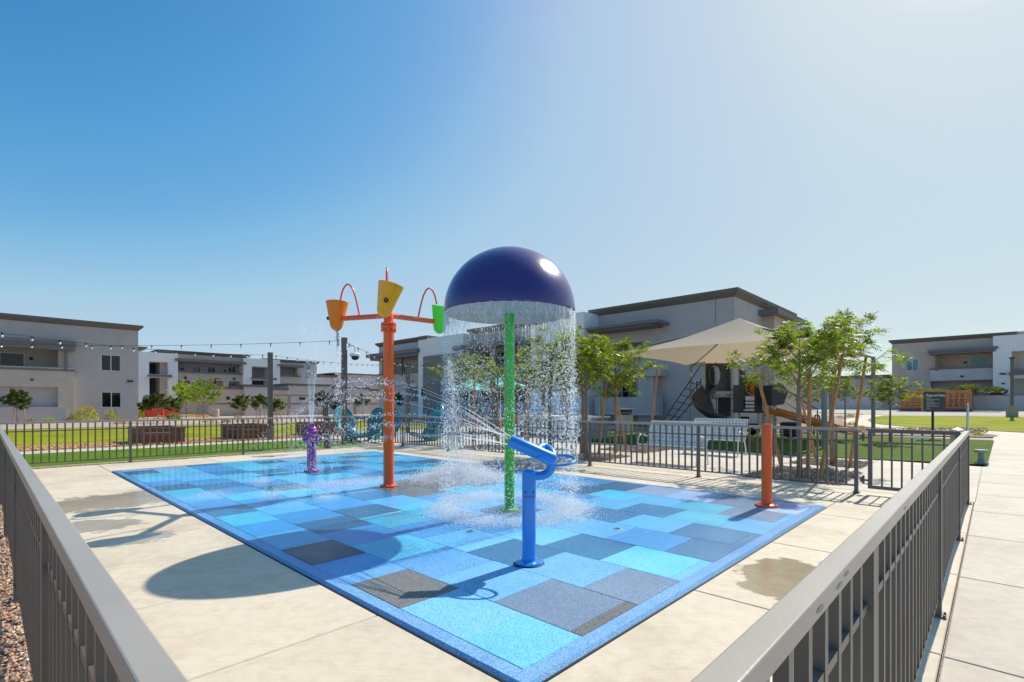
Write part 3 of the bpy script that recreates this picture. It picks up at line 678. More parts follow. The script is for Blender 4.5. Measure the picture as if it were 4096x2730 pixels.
# --- left building
bl = 57.1; r = empty('apartment_building', PF(8, bl), TH)
tag(r, 'grey and beige two-storey building nearest on the left, with a dark sloping roof edge', 'building')
F1 = Fac('b', bl, r); qe = F1.px(553, 1500)[0]; ZT = F1.px(553, 1304)[1]; Q0 = -32
x293 = F1.px(293, 1500)[0]
up = F1.rect(-400, 1378, 253, 1472); lo = F1.rect(-400, 1545, 230, 1634)
w1 = F1.rect(403, 1420, 484, 1486); w2 = F1.rect(405, 1568, 486, 1632)
F1.wall('wall', M['stuc_grey'], Q0, qe, 0, ZT, [(Q0+1, x293-1.0, up[2], up[3], 1.8, M['stuc_grey']), (w1[0], w1[1], w1[2], w1[3], .12, M['glass']), (w2[0], w2[1], w2[2], w2[3], .12, M['glass'])])
F1.shell('wall', M['stuc_grey'], Q0, qe, 0, ZT)
F1.fascia(Q0, qe, ZT, h=.5)
F1.window(0, 0, 0, 0, n=-.08, ext=w1); F1.window(0, 0, 0, 0, n=-.08, ext=w2)
par = F1.px(293, 1475)[1]
F1.wall('balcony_wall', M['stuc_beige'], Q0+.5, x293, 0, par, [(Q0+2, lo[1], lo[2], lo[3], 2.2, M['stuc_dgrey'])], n=.55)
mb = MB(); F1.box(mb, Q0+.5, x293, par-.01, par+.0, 0, .55); F1.box(mb, x293-.01, x293, 0, par, 0, .548); mb.build('balcony_wall', M['stuc_beige'], r)
F1.slab('parapet_cap', M['awning'], -400, 1468, 295, 1476, .0, .62)
F1.slab('awning', M['awning'], -400, 1362, 297, 1387, .0, .9)
F1.slab('awning_fascia', M['awning'], -400, 1348, 299, 1362, .0, 1.0)
F1.slab('balcony_post', M['awning'], 253, 1386, 267, 1487, .40, .60)
F1.slab('low_wall', M['stuc_grey'], -400, 1630, 257, 1700, .55, 1.6)
F1.window(-110, 1402, 104, 1466, n=-1.78, mull=(.5,)); F1.window(-100, 1565, 35, 1632, n=-1.6)
F1.lamp(520, 1526, 0, .45, .16); F1.lamp(126, 1521, .55); F1.lamp(130, 1430, -1.79, .22, .25)
# --- middle building, far left
bm_ = 81.6; r = empty('apartment_building', PF(20, bm_), TH)
tag(r, 'long two-storey building with two white stair towers behind the parking on the left', 'building')
F2 = Fac('b', bm_, r, 0)
def q2(x): return F2.px(x, 1550)[0]
ZT2 = F2.px(990, 1422)[1]
F2.mass('wall', M['stuc_lgrey'], q2(470), q2(560), 0, ZT2-.3); F2.fascia(q2(470), q2(575), ZT2+.2)
holes = [F2.rect(704, 1452, 970, 1494)+(1.6, M['stuc_grey']), F2.rect(703, 1523, 761, 1600)+(1.6, M['stuc_grey']), F2.rect(786, 1523, 893, 1600)+(1.6, M['stuc_grey']), F2.rect(916, 1526, 960, 1600)+(1.6, M['stuc_grey'])]
F2.wall('wall', M['stuc_beige'], q2(640), q2(990), 0, ZT2, holes); F2.shell('wall', M['stuc_beige'], q2(640), q2(990), 0, ZT2); F2.fascia(q2(640), q2(990), ZT2)
F2.slab('awning', M['awning'], 695, 1443, 978, 1453, 0, .9); F2.slab('parapet_cap', M['awning'], 700, 1490, 974, 1495, 0, .25)
for x in (770, 904): F2.slab('balcony_post', M['awning'], x, 1453, x+5, 1496, .1, .28)
for (x0, x1) in ((704, 733), (783, 816), (843, 874), (925, 957)):
    F2.window(x0, 1464, x1, 1492, n=-1.58, glass='glass_g', fr=.06); 
for (x0, x1) in ((704, 733), (787, 815), (845, 875), (925, 957)): F2.window(x0, 1532, x1, 1560, n=-1.58, glass='glass_g', fr=.06)
for (x, y) in ((741, 1475), (914, 1482), (741, 1512), (936, 1517), (742, 1541)): F2.lamp(x, y, -1.58 if y < 1500 or y > 1530 else 0, .3, .3)
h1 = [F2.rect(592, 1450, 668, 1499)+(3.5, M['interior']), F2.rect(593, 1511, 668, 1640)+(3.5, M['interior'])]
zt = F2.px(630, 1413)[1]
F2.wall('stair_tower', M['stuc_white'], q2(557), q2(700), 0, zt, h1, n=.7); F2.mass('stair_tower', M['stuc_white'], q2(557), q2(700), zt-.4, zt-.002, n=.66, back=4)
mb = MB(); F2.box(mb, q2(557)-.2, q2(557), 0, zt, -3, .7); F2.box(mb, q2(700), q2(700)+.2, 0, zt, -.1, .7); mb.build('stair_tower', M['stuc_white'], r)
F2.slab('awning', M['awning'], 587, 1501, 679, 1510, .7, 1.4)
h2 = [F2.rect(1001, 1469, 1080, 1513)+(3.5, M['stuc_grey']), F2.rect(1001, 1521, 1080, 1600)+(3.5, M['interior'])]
zt = F2.px(1040, 1438)[1]
F2.wall('stair_tower', M['stuc_white'], q2(974), q2(1108), 0, zt, h2, n=.7)
mb = MB(); F2.box(mb, q2(974)-.2, q2(974), 0, zt, -3, .7); F2.box(mb, q2(1108), q2(1108)+.2, 0, zt, -.1, .7); F2.box(mb, q2(974), q2(1108), zt-.2, zt-.003, -4, .68); mb.build('stair_tower', M['stuc_white'], r)
F2.slab('awning', M['awning'], 997, 1513, 1095, 1520, .7, 1.4)
ZT3 = F2.px(1269, 1448)[1]
F2.wall('wall', M['stuc_beige'], q2(1108), q2(1205), 0, ZT3, [F2.rect(1112, 1469, 1190, 1505)+(1.6, M['stuc_grey'])])
F2.wall('wall', M['stuc_lgrey'], q2(1205), q2(1267), 0, ZT3-.002); F2.shell('wall', M['stuc_lgrey'], q2(1100), q2(1267), 0, ZT3-.004); F2.fascia(q2(1060), q2(1267), ZT3)
F2.slab('awning', M['awning'], 1104, 1461, 1207, 1469, 0, .9); F2.window(1114, 1480, 1134, 1503, n=-1.58, glass='glass_g', fr=.06)
F2.window(1224, 1456, 1240, 1482, mull=(.5,)); F2.window(1224, 1490, 1240, 1516, mull=(.5,)); F2.slab('parapet_cap', M['awning'], 1108, 1503, 1200, 1508, 0, .25)
# --- garages: low blocks in front of it
bg = 70.0
def garage(label, x0, x1, ytop, m, wins=(), m2=None, dz=0, band=True, back=6):
    r = empty('garage', PF(20, bg-dz), TH); tag(r, label, 'garage', 'low flat-roofed garages along the parking')
    F = Fac('b', bg-dz, r, 0); xm = (x0+x1)/2; q0, q1 = F.px(x0, 1600)[0], F.px(x1, 1600)[0]; zt = F.px(xm, ytop)[1]
    F.mass('wall', m, q0, q1, 0, zt, n=0, back=back)
    mb = MB(); F.box(mb, q0-.12, q1+.12, zt-.28, zt+.04, -back-.1, .12); mb.build('roof_fascia', M['fascia'], r)
    if band: mb = MB(); F.box(mb, q0, q1, 1.45, 1.6, 0, .05); mb.build('belt', M['awning'], r)
    for (a, b_, c, d) in wins:
        e = F.rect(a, b_, c, d); mb = MB(); F.box(mb, *e, .0, .03); mb.build('vent', M['dark'], r)
    return F
garage('beige flat-roofed garage with one small dark vent near the lamp post', 836, 978, 1549, M['stuc_beige'], [(905, 1587, 919, 1600)])
garage('grey garage block under the second white stair tower', 978, 1092, 1541, M['stuc_lgrey'], [(1003, 1587, 1016, 1600)], dz=.6)
garage('short beige garage block right of the tall dark light pole', 1092, 1151, 1553, M['stuc_beige'], dz=.3)
garage('long light grey garage block behind the hydrant jets', 1151, 1336, 1538, M['stuc_lgrey'], [(1197, 1590, 1221, 1600), (1270, 1590, 1288, 1600)], dz=0)
garage('grey garage block left of the red-orange pole', 1336, 1475, 1550, M['stuc_lgrey'], [(1352, 1590, 1366, 1600)], dz=.4)
garage('beige garage block just behind the red-orange pole', 1475, 1530, 1558, M['stuc_beige'], [(1512, 1590, 1521, 1600)], dz=.2)
pg = empty('pergola', PF(20, 64), TH); tag(pg, 'long tan beam on posts in front of the garages', 'pergola')
Fp = Fac('b', 64, pg, 0); e = Fp.rect(1096, 1580, 1535, 1588); mb = MB(); Fp.box(mb, e[0], e[1], e[2], e[2]+.25, -.15, .15); mb.build('beam', M['beam'], pg)
for x in (1156, 1290, 1420, 1520):
    q = Fp.px(x, 1600)[0]; mb = MB(); Fp.box(mb, q-.16, q+.16, 0, e[2], -.13, .13); mb.build('post', M['beam'], pg)
# --- low distant building between
bd = 96.0; r = empty('apartment_building', PF(30, bd), TH); tag(r, 'low distant grey building between the hydrant jets and the red-orange pole', 'building')
Fd = Fac('b', bd, r, 0); zt = Fd.px(1400, 1500)[1]
Fd.mass('wall', M['stuc_lgrey'], Fd.px(1262, 1550)[0], Fd.px(1345, 1550)[0], 0, zt-.6, n=0); Fd.fascia(Fd.px(1262, 1550)[0], Fd.px(1345, 1550)[0], zt-.3)
Fd.mass('wall', M['stuc_grey'], Fd.px(1345, 1550)[0], Fd.px(1560, 1550)[0], 0, zt, n=.8); Fd.fascia(Fd.px(1345, 1550)[0], Fd.px(1560, 1550)[0], zt+.25, over=1.1)
Fd.window(1388, 1542, 1398, 1556, n=.81); Fd.window(1500, 1550, 1515, 1566, n=.81)
# --- main building
am = 31.6; r = empty('apartment_building', PF(am, 30), TH)
tag(r, 'big grey two-storey building behind the dome and playground, highest roof corner on its right', 'building')
F3 = Fac('a', am, r, 0)
def q3(x): return F3.px(x, 1500)[0]
def top3(x, y): return F3.px(x, y)[1]
za = top3(1640, 1356); qa, qb = q3(1700), q3(1516)
holes = [F3.rect(1528, 1436, 1699, 1496)+(1.8, M['stuc_beige']), F3.rect(1640, 1546, 1699, 1606)+(1.8, M['stuc_grey'])]
F3.wall('wall', M['stuc_lgrey'], qa, qb, 0, za, holes); F3.shell('wall', M['stuc_lgrey'], qa, qb, 0, za); F3.fascia(qa, qb, za, h=.48, side0=False)
F3.slab('awning', M['awning'], 1501, 1410, 1706, 1424, 0, 1.3); F3.slab('awning', M['awning'], 1512, 1424, 1700, 1436, 0, 1.1)
F3.slab('balcony_post', M['awning'], 1613, 1436, 1622, 1502, .25, .5)
F3.slab('parapet', M['stuc_beige'], 1516, 1497, 1700, 1545, 0, .35); F3.slab('parapet_cap', M['awning'], 1516, 1492, 1700, 1498, 0, .42)
F3.window(1560, 1452, 1572, 1492, n=-1.75); F3.window(1636, 1450, 1653, 1493, n=-1.75); F3.window(1645, 1560, 1652, 1604, n=-1.75, mull=())
for (x, y) in ((1575, 1531), (1662, 1527), (1700, 1467)): F3.lamp(x, y, .35)
# white tower with dark panel
zw = top3(1780, 1352)
F3.mass('stair_tower', M['stuc_white'], q3(1880), q3(1700), 0, zw, n=.9, back=6)
mb = MB(); e = F3.rect(1731, 1422, 1900, 1640); F3.box(mb, e[0], e[1], 0, e[3], .9, 1.3); mb.build('tower_panel', M['stuc_dgrey'], r)
mb = MB(); F3.box(mb, q3(1700)-1.6, q3(1700), zw-.05, zw+.35, -8, .95); mb.build('roof_fascia', M['fascia'], r)
q, z = F3.px(1716, 1568); mb = MB(); F3.box(mb, q-.12, q+.12, z-.5, z+.45, .9, .96); mb.build('building_number', M['dark'], r)
# section behind the curtain of water
zb = top3(2040, 1300)
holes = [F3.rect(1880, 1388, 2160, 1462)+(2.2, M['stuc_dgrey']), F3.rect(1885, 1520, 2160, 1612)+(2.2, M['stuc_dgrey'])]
F3.wall('wall', M['stuc_grey'], q3(2170), q3(1880), 0, zb, holes); F3.shell('wall', M['stuc_grey'], q3(2170), q3(1880), 0, zb); F3.fascia(q3(2170), q3(1885), zb+.1, h=.5, side0=False)
F3.slab('awning', M['awning'], 1852, 1372, 2166, 1390, 0, 1.4); F3.slab('parapet_cap', M['awning'], 1880, 1458, 2166, 1464, 0, .42); F3.slab('parapet', M['stuc_dgrey'], 1880, 1464, 2166, 1520, 0, .35)
for (a, b_, c, d) in ((1940, 1400, 1975, 1455), (2075, 1405, 2110, 1458), (1930, 1545, 1990, 1608), (2080, 1545, 2120, 1608)): F3.window(a, b_, c, d, n=-2.15)
zc = top3(2230, 1300)
F3.wall('stair_tower', M['stuc_white'], q3(2300), q3(2166), 0, zc, [F3.rect(2282, 1358, 2299, 1500)+(2, M['interior'])], n=1.2)
F3.mass('stair_tower', M['stuc_white'], q3(2300), q3(2166), zc-.3, zc-.003, n=1.18, back=6)
mb = MB(); F3.box(mb, q3(2166), q3(2166)+.2, 0, zc, -1, 1.2); mb.build('stair_tower', M['stuc_white'], r)
zd = top3(2330, 1270)
F3.wall('stair_tower', M['stuc_white'], q3(2385), q3(2290), 0, zd, [F3.rect(2296, 1356, 2326, 1490)+(2.5, M['interior']), F3.rect(2300, 1510, 2340, 1680)+(2.5, M['interior'])], n=2.0)
F3.mass('stair_tower', M['stuc_white'], q3(2385), q3(2290), zd-.4, zd-.003, n=1.98, back=6)
mb = MB(); F3.box(mb, q3(2385)-.2, q3(2385)-.001, 0, zd, -1, 2.0); F3.box(mb, q3(2290)+.001, q3(2290)+.2, 0, zd, -1, 1.999); mb.build('stair_tower', M['stuc_white'], r)
# tall right part
ze = top3(2935, 1156); q_l, q_r = q3(2376), q3(2938)
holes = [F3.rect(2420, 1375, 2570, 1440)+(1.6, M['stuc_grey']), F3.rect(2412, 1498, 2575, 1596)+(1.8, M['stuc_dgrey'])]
F3.wall('wall', M['stuc_grey'], q_r, q_l, 0, ze, holes); F3.fascia(q_r, q_l, ze, h=.52, over=.34, back=13)
a_e = PB(3200, 1400, q_r)[0]; bk = a_e-am
F3.shell('wall', M['stuc_grey'], q_r, q_l, 0, ze, back=bk)
F3.slab('awning', M['awning'], 2368, 1317, 2650, 1328, 0, 1.5); F3.slab('awning', M['awning'], 2400, 1306, 2678, 1317, 0, 1.9)
F3.slab('low_wall', M['stuc_grey'], 2420, 1590, 2660, 1660, .3, 1.4); F3.slab('pilaster', M['stuc_grey'], 2575, 1500, 2638, 1690, 0, .9); F3.slab('lintel', M['stuc_grey'], 2575, 1485, 2672, 1508, 0, 1.2)
F3.window(2780, 1520, 2812, 1572, glass='glass_g'); F3.window(2440, 1515, 2500, 1592, n=-1.75); F3.window(2505, 1400, 2545, 1438, n=-1.55, glass='glass_sky')
F3.slab('control_joint', M['awning'], 2861, 1180, 2863, 1300, 0, .012)
F3b = Fac('b', q_r, r, 0)
e = F3b.rect(3033, 1256, 3105, 1276); mb = MB(); F3b.box(mb, e[0], e[1]+3, e[2], e[3], 0, 1.3); mb.build('awning', M['awning'], r)
e = F3b.rect(3050, 1276, 3120, 1700); mb = MB(); F3b.box(mb, e[0], e[1]+3, 0, e[3], 0, .8); mb.build('wall', M['stuc_beige'], r)
# --- right building
ar = 83.4; r = empty('apartment_building', PF(ar, -10, TZ(51.6, 68.8)), TH)
tag(r, 'beige two-storey building with a white tower behind the orange container on the right', 'building')
zb_ = TZ(51.6, 68.8)-1.0
F4 = Fac('a', ar, r, zb_)
def q4(x): return F4.px(x, 1500)[0]
zt = F4.px(4040, 1329)[1]
holes = [F4.rect(3747, 1414, 3981, 1472)+(1.6, M['stuc_beige']), F4.rect(3722, 1524, 3981, 1622)+(1.6, M['stuc_grey'])]
F4.wall('wall', M['stuc_beige'], q4(4120), q4(3568), zb_, zt, holes); F4.shell('wall', M['stuc_beige'], q4(4120), q4(3568), zb_, zt); F4.fascia(q4(4053), q4(3568), zt, h=.55)
F4.slab('parapet', M['stuc_lgrey'], 3720, 1476, 3981, 1522, 0, .5); F4.slab('parapet_cap', M['awning'], 3719, 1471, 3981, 1477, 0, .56)
F4.slab('awning', M['awning'], 3714, 1397, 3992, 1407, 0, 1.5); F4.slab('awning', M['awning'], 3722, 1407, 3985, 1417, 0, 1.3); F4.slab('balcony_post', M['awning'], 3742, 1417, 3751, 1485, .3, .55)
F4.window(3876, 1423, 3958, 1471, n=-1.55, glass='glass_sky', mull=()); F4.window(3624, 1437, 3675, 1484, glass='glass_sky'); F4.window(3878, 1533, 3957, 1580, n=-1.55, glass='glass_sky')
F4.slab('low_wall', M['stuc_grey'], 3930, 1580, 3981, 1640, .2, .9)
zt2 = F4.px(4040, 1345)[1]
F4.wall('stair_tower', M['stuc_white'], q4(4400), q4(3981), zb_, zt2, [F4.rect(4046, 1404, 4250, 1492)+(6, None), F4.rect(4048, 1514, 4250, 1624)+(5, M['interior'])], n=1.3)
F4.mass('stair_tower', M['stuc_white'], q4(4400), q4(3981), zt2-.5, zt2-.003, n=1.28, back=4)
mb = MB(); F4.box(mb, q4(3981), q4(3981)+.2, zb_, zt2, -2, 1.3); mb.build('stair_tower', M['stuc_white'], r)
F4.slab('awning', M['awning'], 4035, 1488, 4260, 1500, 1.3, 2.0)
for y in (1476, 1483): F4.slab('railing', M['dark'], 4048, y, 4250, y+2, 1.1, 1.15)
for (x, y) in ((4010, 1498), (4013, 1536)): F4.lamp(x, y, 1.3, .5 if y < 1500 else .25, .18)
F4.lamp(3860, 1448, -1.58, .3, .25); F4.lamp(3849, 1507, .5, .3, .2)
# --- block wall behind the playground trees
r = empty('boundary_wall', G(3255, 1636), TH); tag(r, 'low grey wall beyond the road between the playground and the right building', 'wall')
MB().box(0, .25, -22, 8, -1.5, 1.6).build('wall', M['stuc_lgrey'], r); MB().box(-.03, .28, -22, 8, 1.6, 1.68).build('cap', M['fascia'], r)
r = empty('apartment_building', G(3200, 1634), TH); tag(r, 'small grey building seen through the trees right of the big building', 'building')
MB().box(6, 16, -9, 3, -1.5, 4.2).build('wall', M['stuc_grey'], r); MB().box(5.7, 16.3, -9.3, 3.3, 4.2, 4.6).build('roof_fascia', M['fascia'], r); MB().box(5.95, 6.02, -5, -3.5, 1.5, 3).build('window', M['glass_sky'], r)
# ---------------- splash equipment ----------------
def arc(c, r, a0, a1, n, ex, ey):
    c = Vector(c); return [c + Vector(ex)*r*math.cos(a0+(a1-a0)*i/n) + Vector(ey)*r*math.sin(a0+(a1-a0)*i/n) for i in range(n+1)]
def bolts(mb, r, z, n, s=.011, h=.014, ph=0):
    for k in range(n):
        a = 2*math.pi*k/n+ph; mb.lathe([(s, z), (s, z+h*.6), (s*.6, z+h), (0, z+h)], (r*math.cos(a), r*math.sin(a), 0), 8)
    return mb
# water cannon
cp = PF(1.46, 1.27, PZ); r = empty('water_cannon', cp, 0); tag(r, 'bright blue swivelling water cannon with a loop handle on its post', 'water cannon')
mb = MB(); mb.lathe([(.145, -.02), (.145, .002), (.138, .008)], n=36); mb.build('base_gasket', M['black'], r)
mb = MB(); mb.lathe([(.131, .0), (.134, .010), (.131, .024), (.118, .027), (.082, .029), (.071, .040), (.064, .062), (.063, .09)], n=40); mb.build('base_flange', M['blue'], r, smooth='auto')
b_ = MB(); bolts(b_, .108, .027, 8, .011, .009, .2); b_.build('bolts', M['steel'], r)['kind'] = 'stuff'
mb = MB(); mb.lathe([(.0635, .06), (.0635, .618)], n=40); mb.build('post', M['blue'], r, smooth='auto')
mb = MB(); mb.lathe([(.0645, .624), (.0645, .835), (.060, .856), (.048, .866), (0, .868)], n=40); mb.build('swivel_cap', M['blue'], r, smooth='auto')
mb = MB(); mb.lathe([(.0625, .610), (.0625, .63)], n=40); mb.build('seam_ring', M['black'], r)
for s_ in (-1, 1):
    mb = MB(); p = Vector((s_*.038, -.052, .665)); mb.tube([p, p+Vector((s_*.004, -.010, 0))], .0065, 10); mb.build('set_screw', M['black'], r)
# elbow: leaves the cap towards the right and back, turns up into the barrel joint
YC = cp.y; Fx = lambda x, y, Y=YC: at(x, y, Y) - Vector(cp)
e0 = Fx(2130, 1908); 
pts = [Fx(2120, 1905), Fx(2160, 1905, YC+.04), Fx(2185, 1898, YC+.06), Fx(2203, 1880, YC+.06), Fx(2210, 1855, YC+.05), Fx(2208, 1832, YC+.03)]
def smooth(pts, k=3):
    for _ in range(k):
        q = [pts[0]]
        for i in range(len(pts)-1): q += [pts[i]*.75+pts[i+1]*.25, pts[i]*.25+pts[i+1]*.75]
        q.append(pts[-1]); pts = q
    return pts
mb = MB(); mb.tube(smooth(pts), .042, 24); mb.build('elbow', M['blue'], r, smooth=True)
# second elbow bulging behind the barrel
pts = [Fx(2150, 1800, YC+.10), Fx(2168, 1788, YC+.20), Fx(2195, 1796, YC+.20), Fx(2212, 1822, YC+.10), Fx(2208, 1848, YC+.05)]
mb = MB(); mb.tube(smooth(pts), .045, 24); mb.build('rear_elbow', M['blue'], r, smooth=True)
bar0, bar1 = Fx(2207, 1837, YC-.02), Fx(2042, 1764, YC+.05)
d_ = (bar1-bar0).normalized()
mb = MB(); mb.tube([bar0-d_*.045, bar0-d_*.035, bar0-d_*.015, bar1], [.030, .050, .061, .061], 36); mb.build('barrel', M['blue'], r, smooth='auto')
mb = MB(); mb.tube([bar1-d_*.002, bar1+d_*.003], [.055, .055], 30); mb.build('nozzle_face', M['dark'], r)
hc = [Fx(2172, 1846, YC-.13), Fx(2150, 1832, YC-.08), Fx(2165, 1824, YC+.0), Fx(2190, 1826, YC+.06), Fx(2250, 1820, YC+.10), Fx(2290, 1828, YC+.03), Fx(2305, 1842, YC-.06), Fx(2285, 1856, YC-.15), Fx(2240, 1864, YC-.18), Fx(2200, 1860, YC-.17)]
def smooth_c(pts, k=3):
    for _ in range(k):
        q = []
        for i in range(len(pts)): a, b = pts[i], pts[(i+1) % len(pts)]; q += [a*.75+b*.25, a*.25+b*.75]
        pts = q
    return pts
mb = MB(); mb.tube(smooth_c(hc), .0125, 12, closed=True); mb.build('handle', M['blue'], r, smooth=True)
NOZ = bar1 + Vector(cp); NDIR = d_.copy()
# dome
mp_ = PF(3.05, 3.02, PZ)+Vector((-.025, 0, 0)); RD = .905
r = empty('rain_dome', mp_, 0); tag(r, 'dark indigo dome with a white underside on a green pole, water falling from its rim', 'water dome')
mb = MB(); mb.lathe([(.130, 0), (.130, .018), (.12, .023), (.08, .025)], n=32); mb.build('base_flange', M['lime'], r, smooth='auto')
b_ = MB(); bolts(b_, .105, .022, 8, .010); b_.build('bolts', M['steel'], r)['kind'] = 'stuff'
ZR = 2.78-PZ
mb = MB(); mb.lathe([(.070, .02), (.070, ZR+.35)], n=32); mb.build('pole', M['green'], r, smooth='auto')
prof = [(RD*math.cos(t), ZR + .87*math.sin(t)) for t in [i*math.pi/2/36 for i in range(36)]] + [(0, ZR+.87)]
mb = MB(); mb.lathe([(RD, ZR-.03)]+prof, n=96); mb.build('shell', M['indigo'], r, smooth=True)
prof = [((RD-.012)*math.cos(t), ZR-.02 + .84*math.sin(t)) for t in [i*math.pi/2/20 for i in range(20)]] + [(0, ZR+.82)]
mb = MB(); mb.lathe([(RD-.002, ZR-.032), (RD-.012, ZR-.034)]+prof, n=96); mb.f = [tuple(reversed(f)) for f in mb.f]; mb.build('underside', M['domein'], r, smooth=True)
# bucket pole
bp_ = PF(2.98, 5.99, PZ); r = empty('bucket_pole', bp_, 0); tag(r, 'tall red-orange pole carrying three arms with tipping buckets', 'water feature')
Yb = bp_.y; K = F/Yb
mb = MB(); mb.lathe([(.150, 0), (.150, .020), (.14, .027), (.105, .034), (.10, .05)], n=32); mb.build('base_flange', M['orange'], r, smooth='auto')
b_ = MB(); bolts(b_, .125, .026, 8, .011); b_.build('bolts', M['steel'], r)['kind'] = 'stuff'
zf = CAMH + (HZ-1300)/K - PZ
mb = MB(); mb.lathe([(.092, .04), (.092, zf-.05)], n=32); mb.build('pole', M['orange'], r, smooth='auto')
mb = MB(); mb.lathe([(.10, zf-.10), (.135, zf-.08), (.135, zf-.02)], n=32); mb.build('lower_flange', M['orange'], r, smooth='auto')
mb = MB(); mb.lathe([(.130, zf-.02), (.130, zf-.01)], n=32); mb.build('gasket', M['black'], r)
mb = MB(); mb.lathe([(.135, zf-.01), (.135, zf+.03), (.10, zf+.04), (.095, zf+.045)], n=32); mb.build('upper_flange', M['orange'], r, smooth='auto')
b_ = MB()
for k in range(8):
    a = 2*math.pi*k/8+.2; b_.lathe([(.018, zf-.13), (.018, zf-.08)], (.114*math.cos(a), .142*math.sin(a), 0), 8)
b_.build('flange_bolts', M['orange'], r)['kind'] = 'stuff'
za_ = 3.08 - PZ
mb = MB(); mb.lathe([(.085, zf+.03), (.085, za_+.03), (.06, za_+.07), (0, za_+.08)], n=28); mb.build('hub', M['orange'], r, smooth='auto')
Px = lambda x, y, Y: at(x, y, Y) - Vector(bp_)
zw = za_ + PZ
def zat(x, Y): return Vector(((x-CX)*Y/F, Y, zw)) - Vector(bp_)
arms = []
# arm ends (as world plan positions): left, towards camera-right-back, forward
eL = Vector((-.80, .02+.0, 0)); 
armsdef = [(math.radians(162), .95, 'L'), (math.radians(42), .95, 'R'), (math.radians(-78), .95, 'F')]
BPROF = [(0, -.245), (.045, -.236), (.08, -.21), (.105, -.17), (.120, -.12), (.130, -.06), (.142, .0), (.172, .15), (.202, .29)]
def bucket(name, loc, mat, tilt, azim, label, side=1):
    """azim: direction of the arm axle; tilt about the axle"""
    e = empty(name, loc, 0); tag(e, label, 'bucket', 'tipping buckets on the red-orange pole')
    Mx = Matrix.Rotation(azim, 3, 'Z') @ Matrix.Rotation(tilt, 3, 'X')
    mb = MB(); mb.lathe(BPROF, n=40, M=Mx)
    inner = [(max(0, x-.008), z+.006) for x, z in BPROF[::-1]]; inner[0] = (inner[0][0], inner[0][1]-.006)
    mb.lathe(inner, n=40, M=Mx)
    n = 40; L = len(BPROF)
    for k in range(n): mb.f.append(((L-1)*n+k, (L-1)*n+(k+1) % n, L*n+(k+1) % n, L*n+k)); mb.mi.append(0)
    mb.build('shell', mat, e, smooth='auto')
    ax = Matrix.Rotation(azim, 3, 'Z') @ Vector((1, 0, 0))
    mb = MB(); mb.tube([ax*.145, ax*.20], [.034, .034], 16); mb.tube([ax*.20, ax*.207], [.03, .02], 16); mb.build('end_cap', M['black'], e, smooth='auto')
    s = MB(); s.tube([ax*(-.16), ax*.20], .012, 8); s.build('axle', M['steel'], e)
    return e
for (ang, L, nm) in armsdef:
    dv = Vector((math.cos(ang), math.sin(ang), 0)); p0 = Vector((0, 0, za_)); p1 = p0 + dv*L
    mb = MB(); mb.tube([p0, p1], .046, 20); mb.build('arm', M['orange'], r, smooth='auto')
    # feed hoop standing on the arm
    b0 = p0 + dv*.60; up_ = Vector((0, 0, 1)); H = .56
    pts = [b0, b0+dv*.07+up_*.30, b0+dv*.15+up_*(H-.02), b0+dv*.26+up_*(H+.09), b0+dv*.37+up_*(H-.02), b0+dv*.42+up_*(H-.22)]
    mb = MB(); mb.tube(smooth(pts, 3), .0155, 12); mb.build('feed_hoop', M['orange'], r, smooth=True)
    arms.append((p1+Vector(bp_)+dv*.15, math.atan2(dv.y, dv.x), b0+dv*.42+up_*(H-.22)+Vector(bp_)))
BK = []
BK.append(bucket('orange_bucket', arms[0][0]+Vector((0, 0, .02)), M['orangeb'], R(3), arms[0][1], 'orange tipping bucket on the left arm, water pouring below it'))
m, n, l, b = newmat('translucent_green'); b.inputs['Base Color'].default_value = (.22, .72, .16, 1); b.inputs['Roughness'].default_value = .18
tl = n.new('ShaderNodeBsdfTranslucent'); tl.inputs[0].default_value = (.2, .85, .12, 1); tp = n.new('ShaderNodeBsdfTransparent'); tp.inputs[0].default_value = (.75, 1, .7, 1)
x1 = n.new('ShaderNodeMixShader'); x1.inputs[0].default_value = .45; l.new(b.outputs[0], x1.inputs[1]); l.new(tl.outputs[0], x1.inputs[2])
x2 = n.new('ShaderNodeMixShader'); x2.inputs[0].default_value = .45; l.new(x1.outputs[0], x2.inputs[1]); l.new(tp.outputs[0], x2.inputs[2]); l.new(x2.outputs[0], n['Material Output'].inputs[0]); M['tgreen'] = m
BK.append(bucket('green_bucket', arms[1][0]+Vector((0, 0, .02)), M['tgreen'], R(14), arms[1][1], 'green tipping bucket on the right arm beside the indigo dome'))
BK.append(bucket('yellow_bucket', arms[2][0]+Vector((0, 0, .02)), M['yellow'], R(-14), arms[2][1], 'yellow tipping bucket leaning towards the right in front of the pole'))
mb = MB()
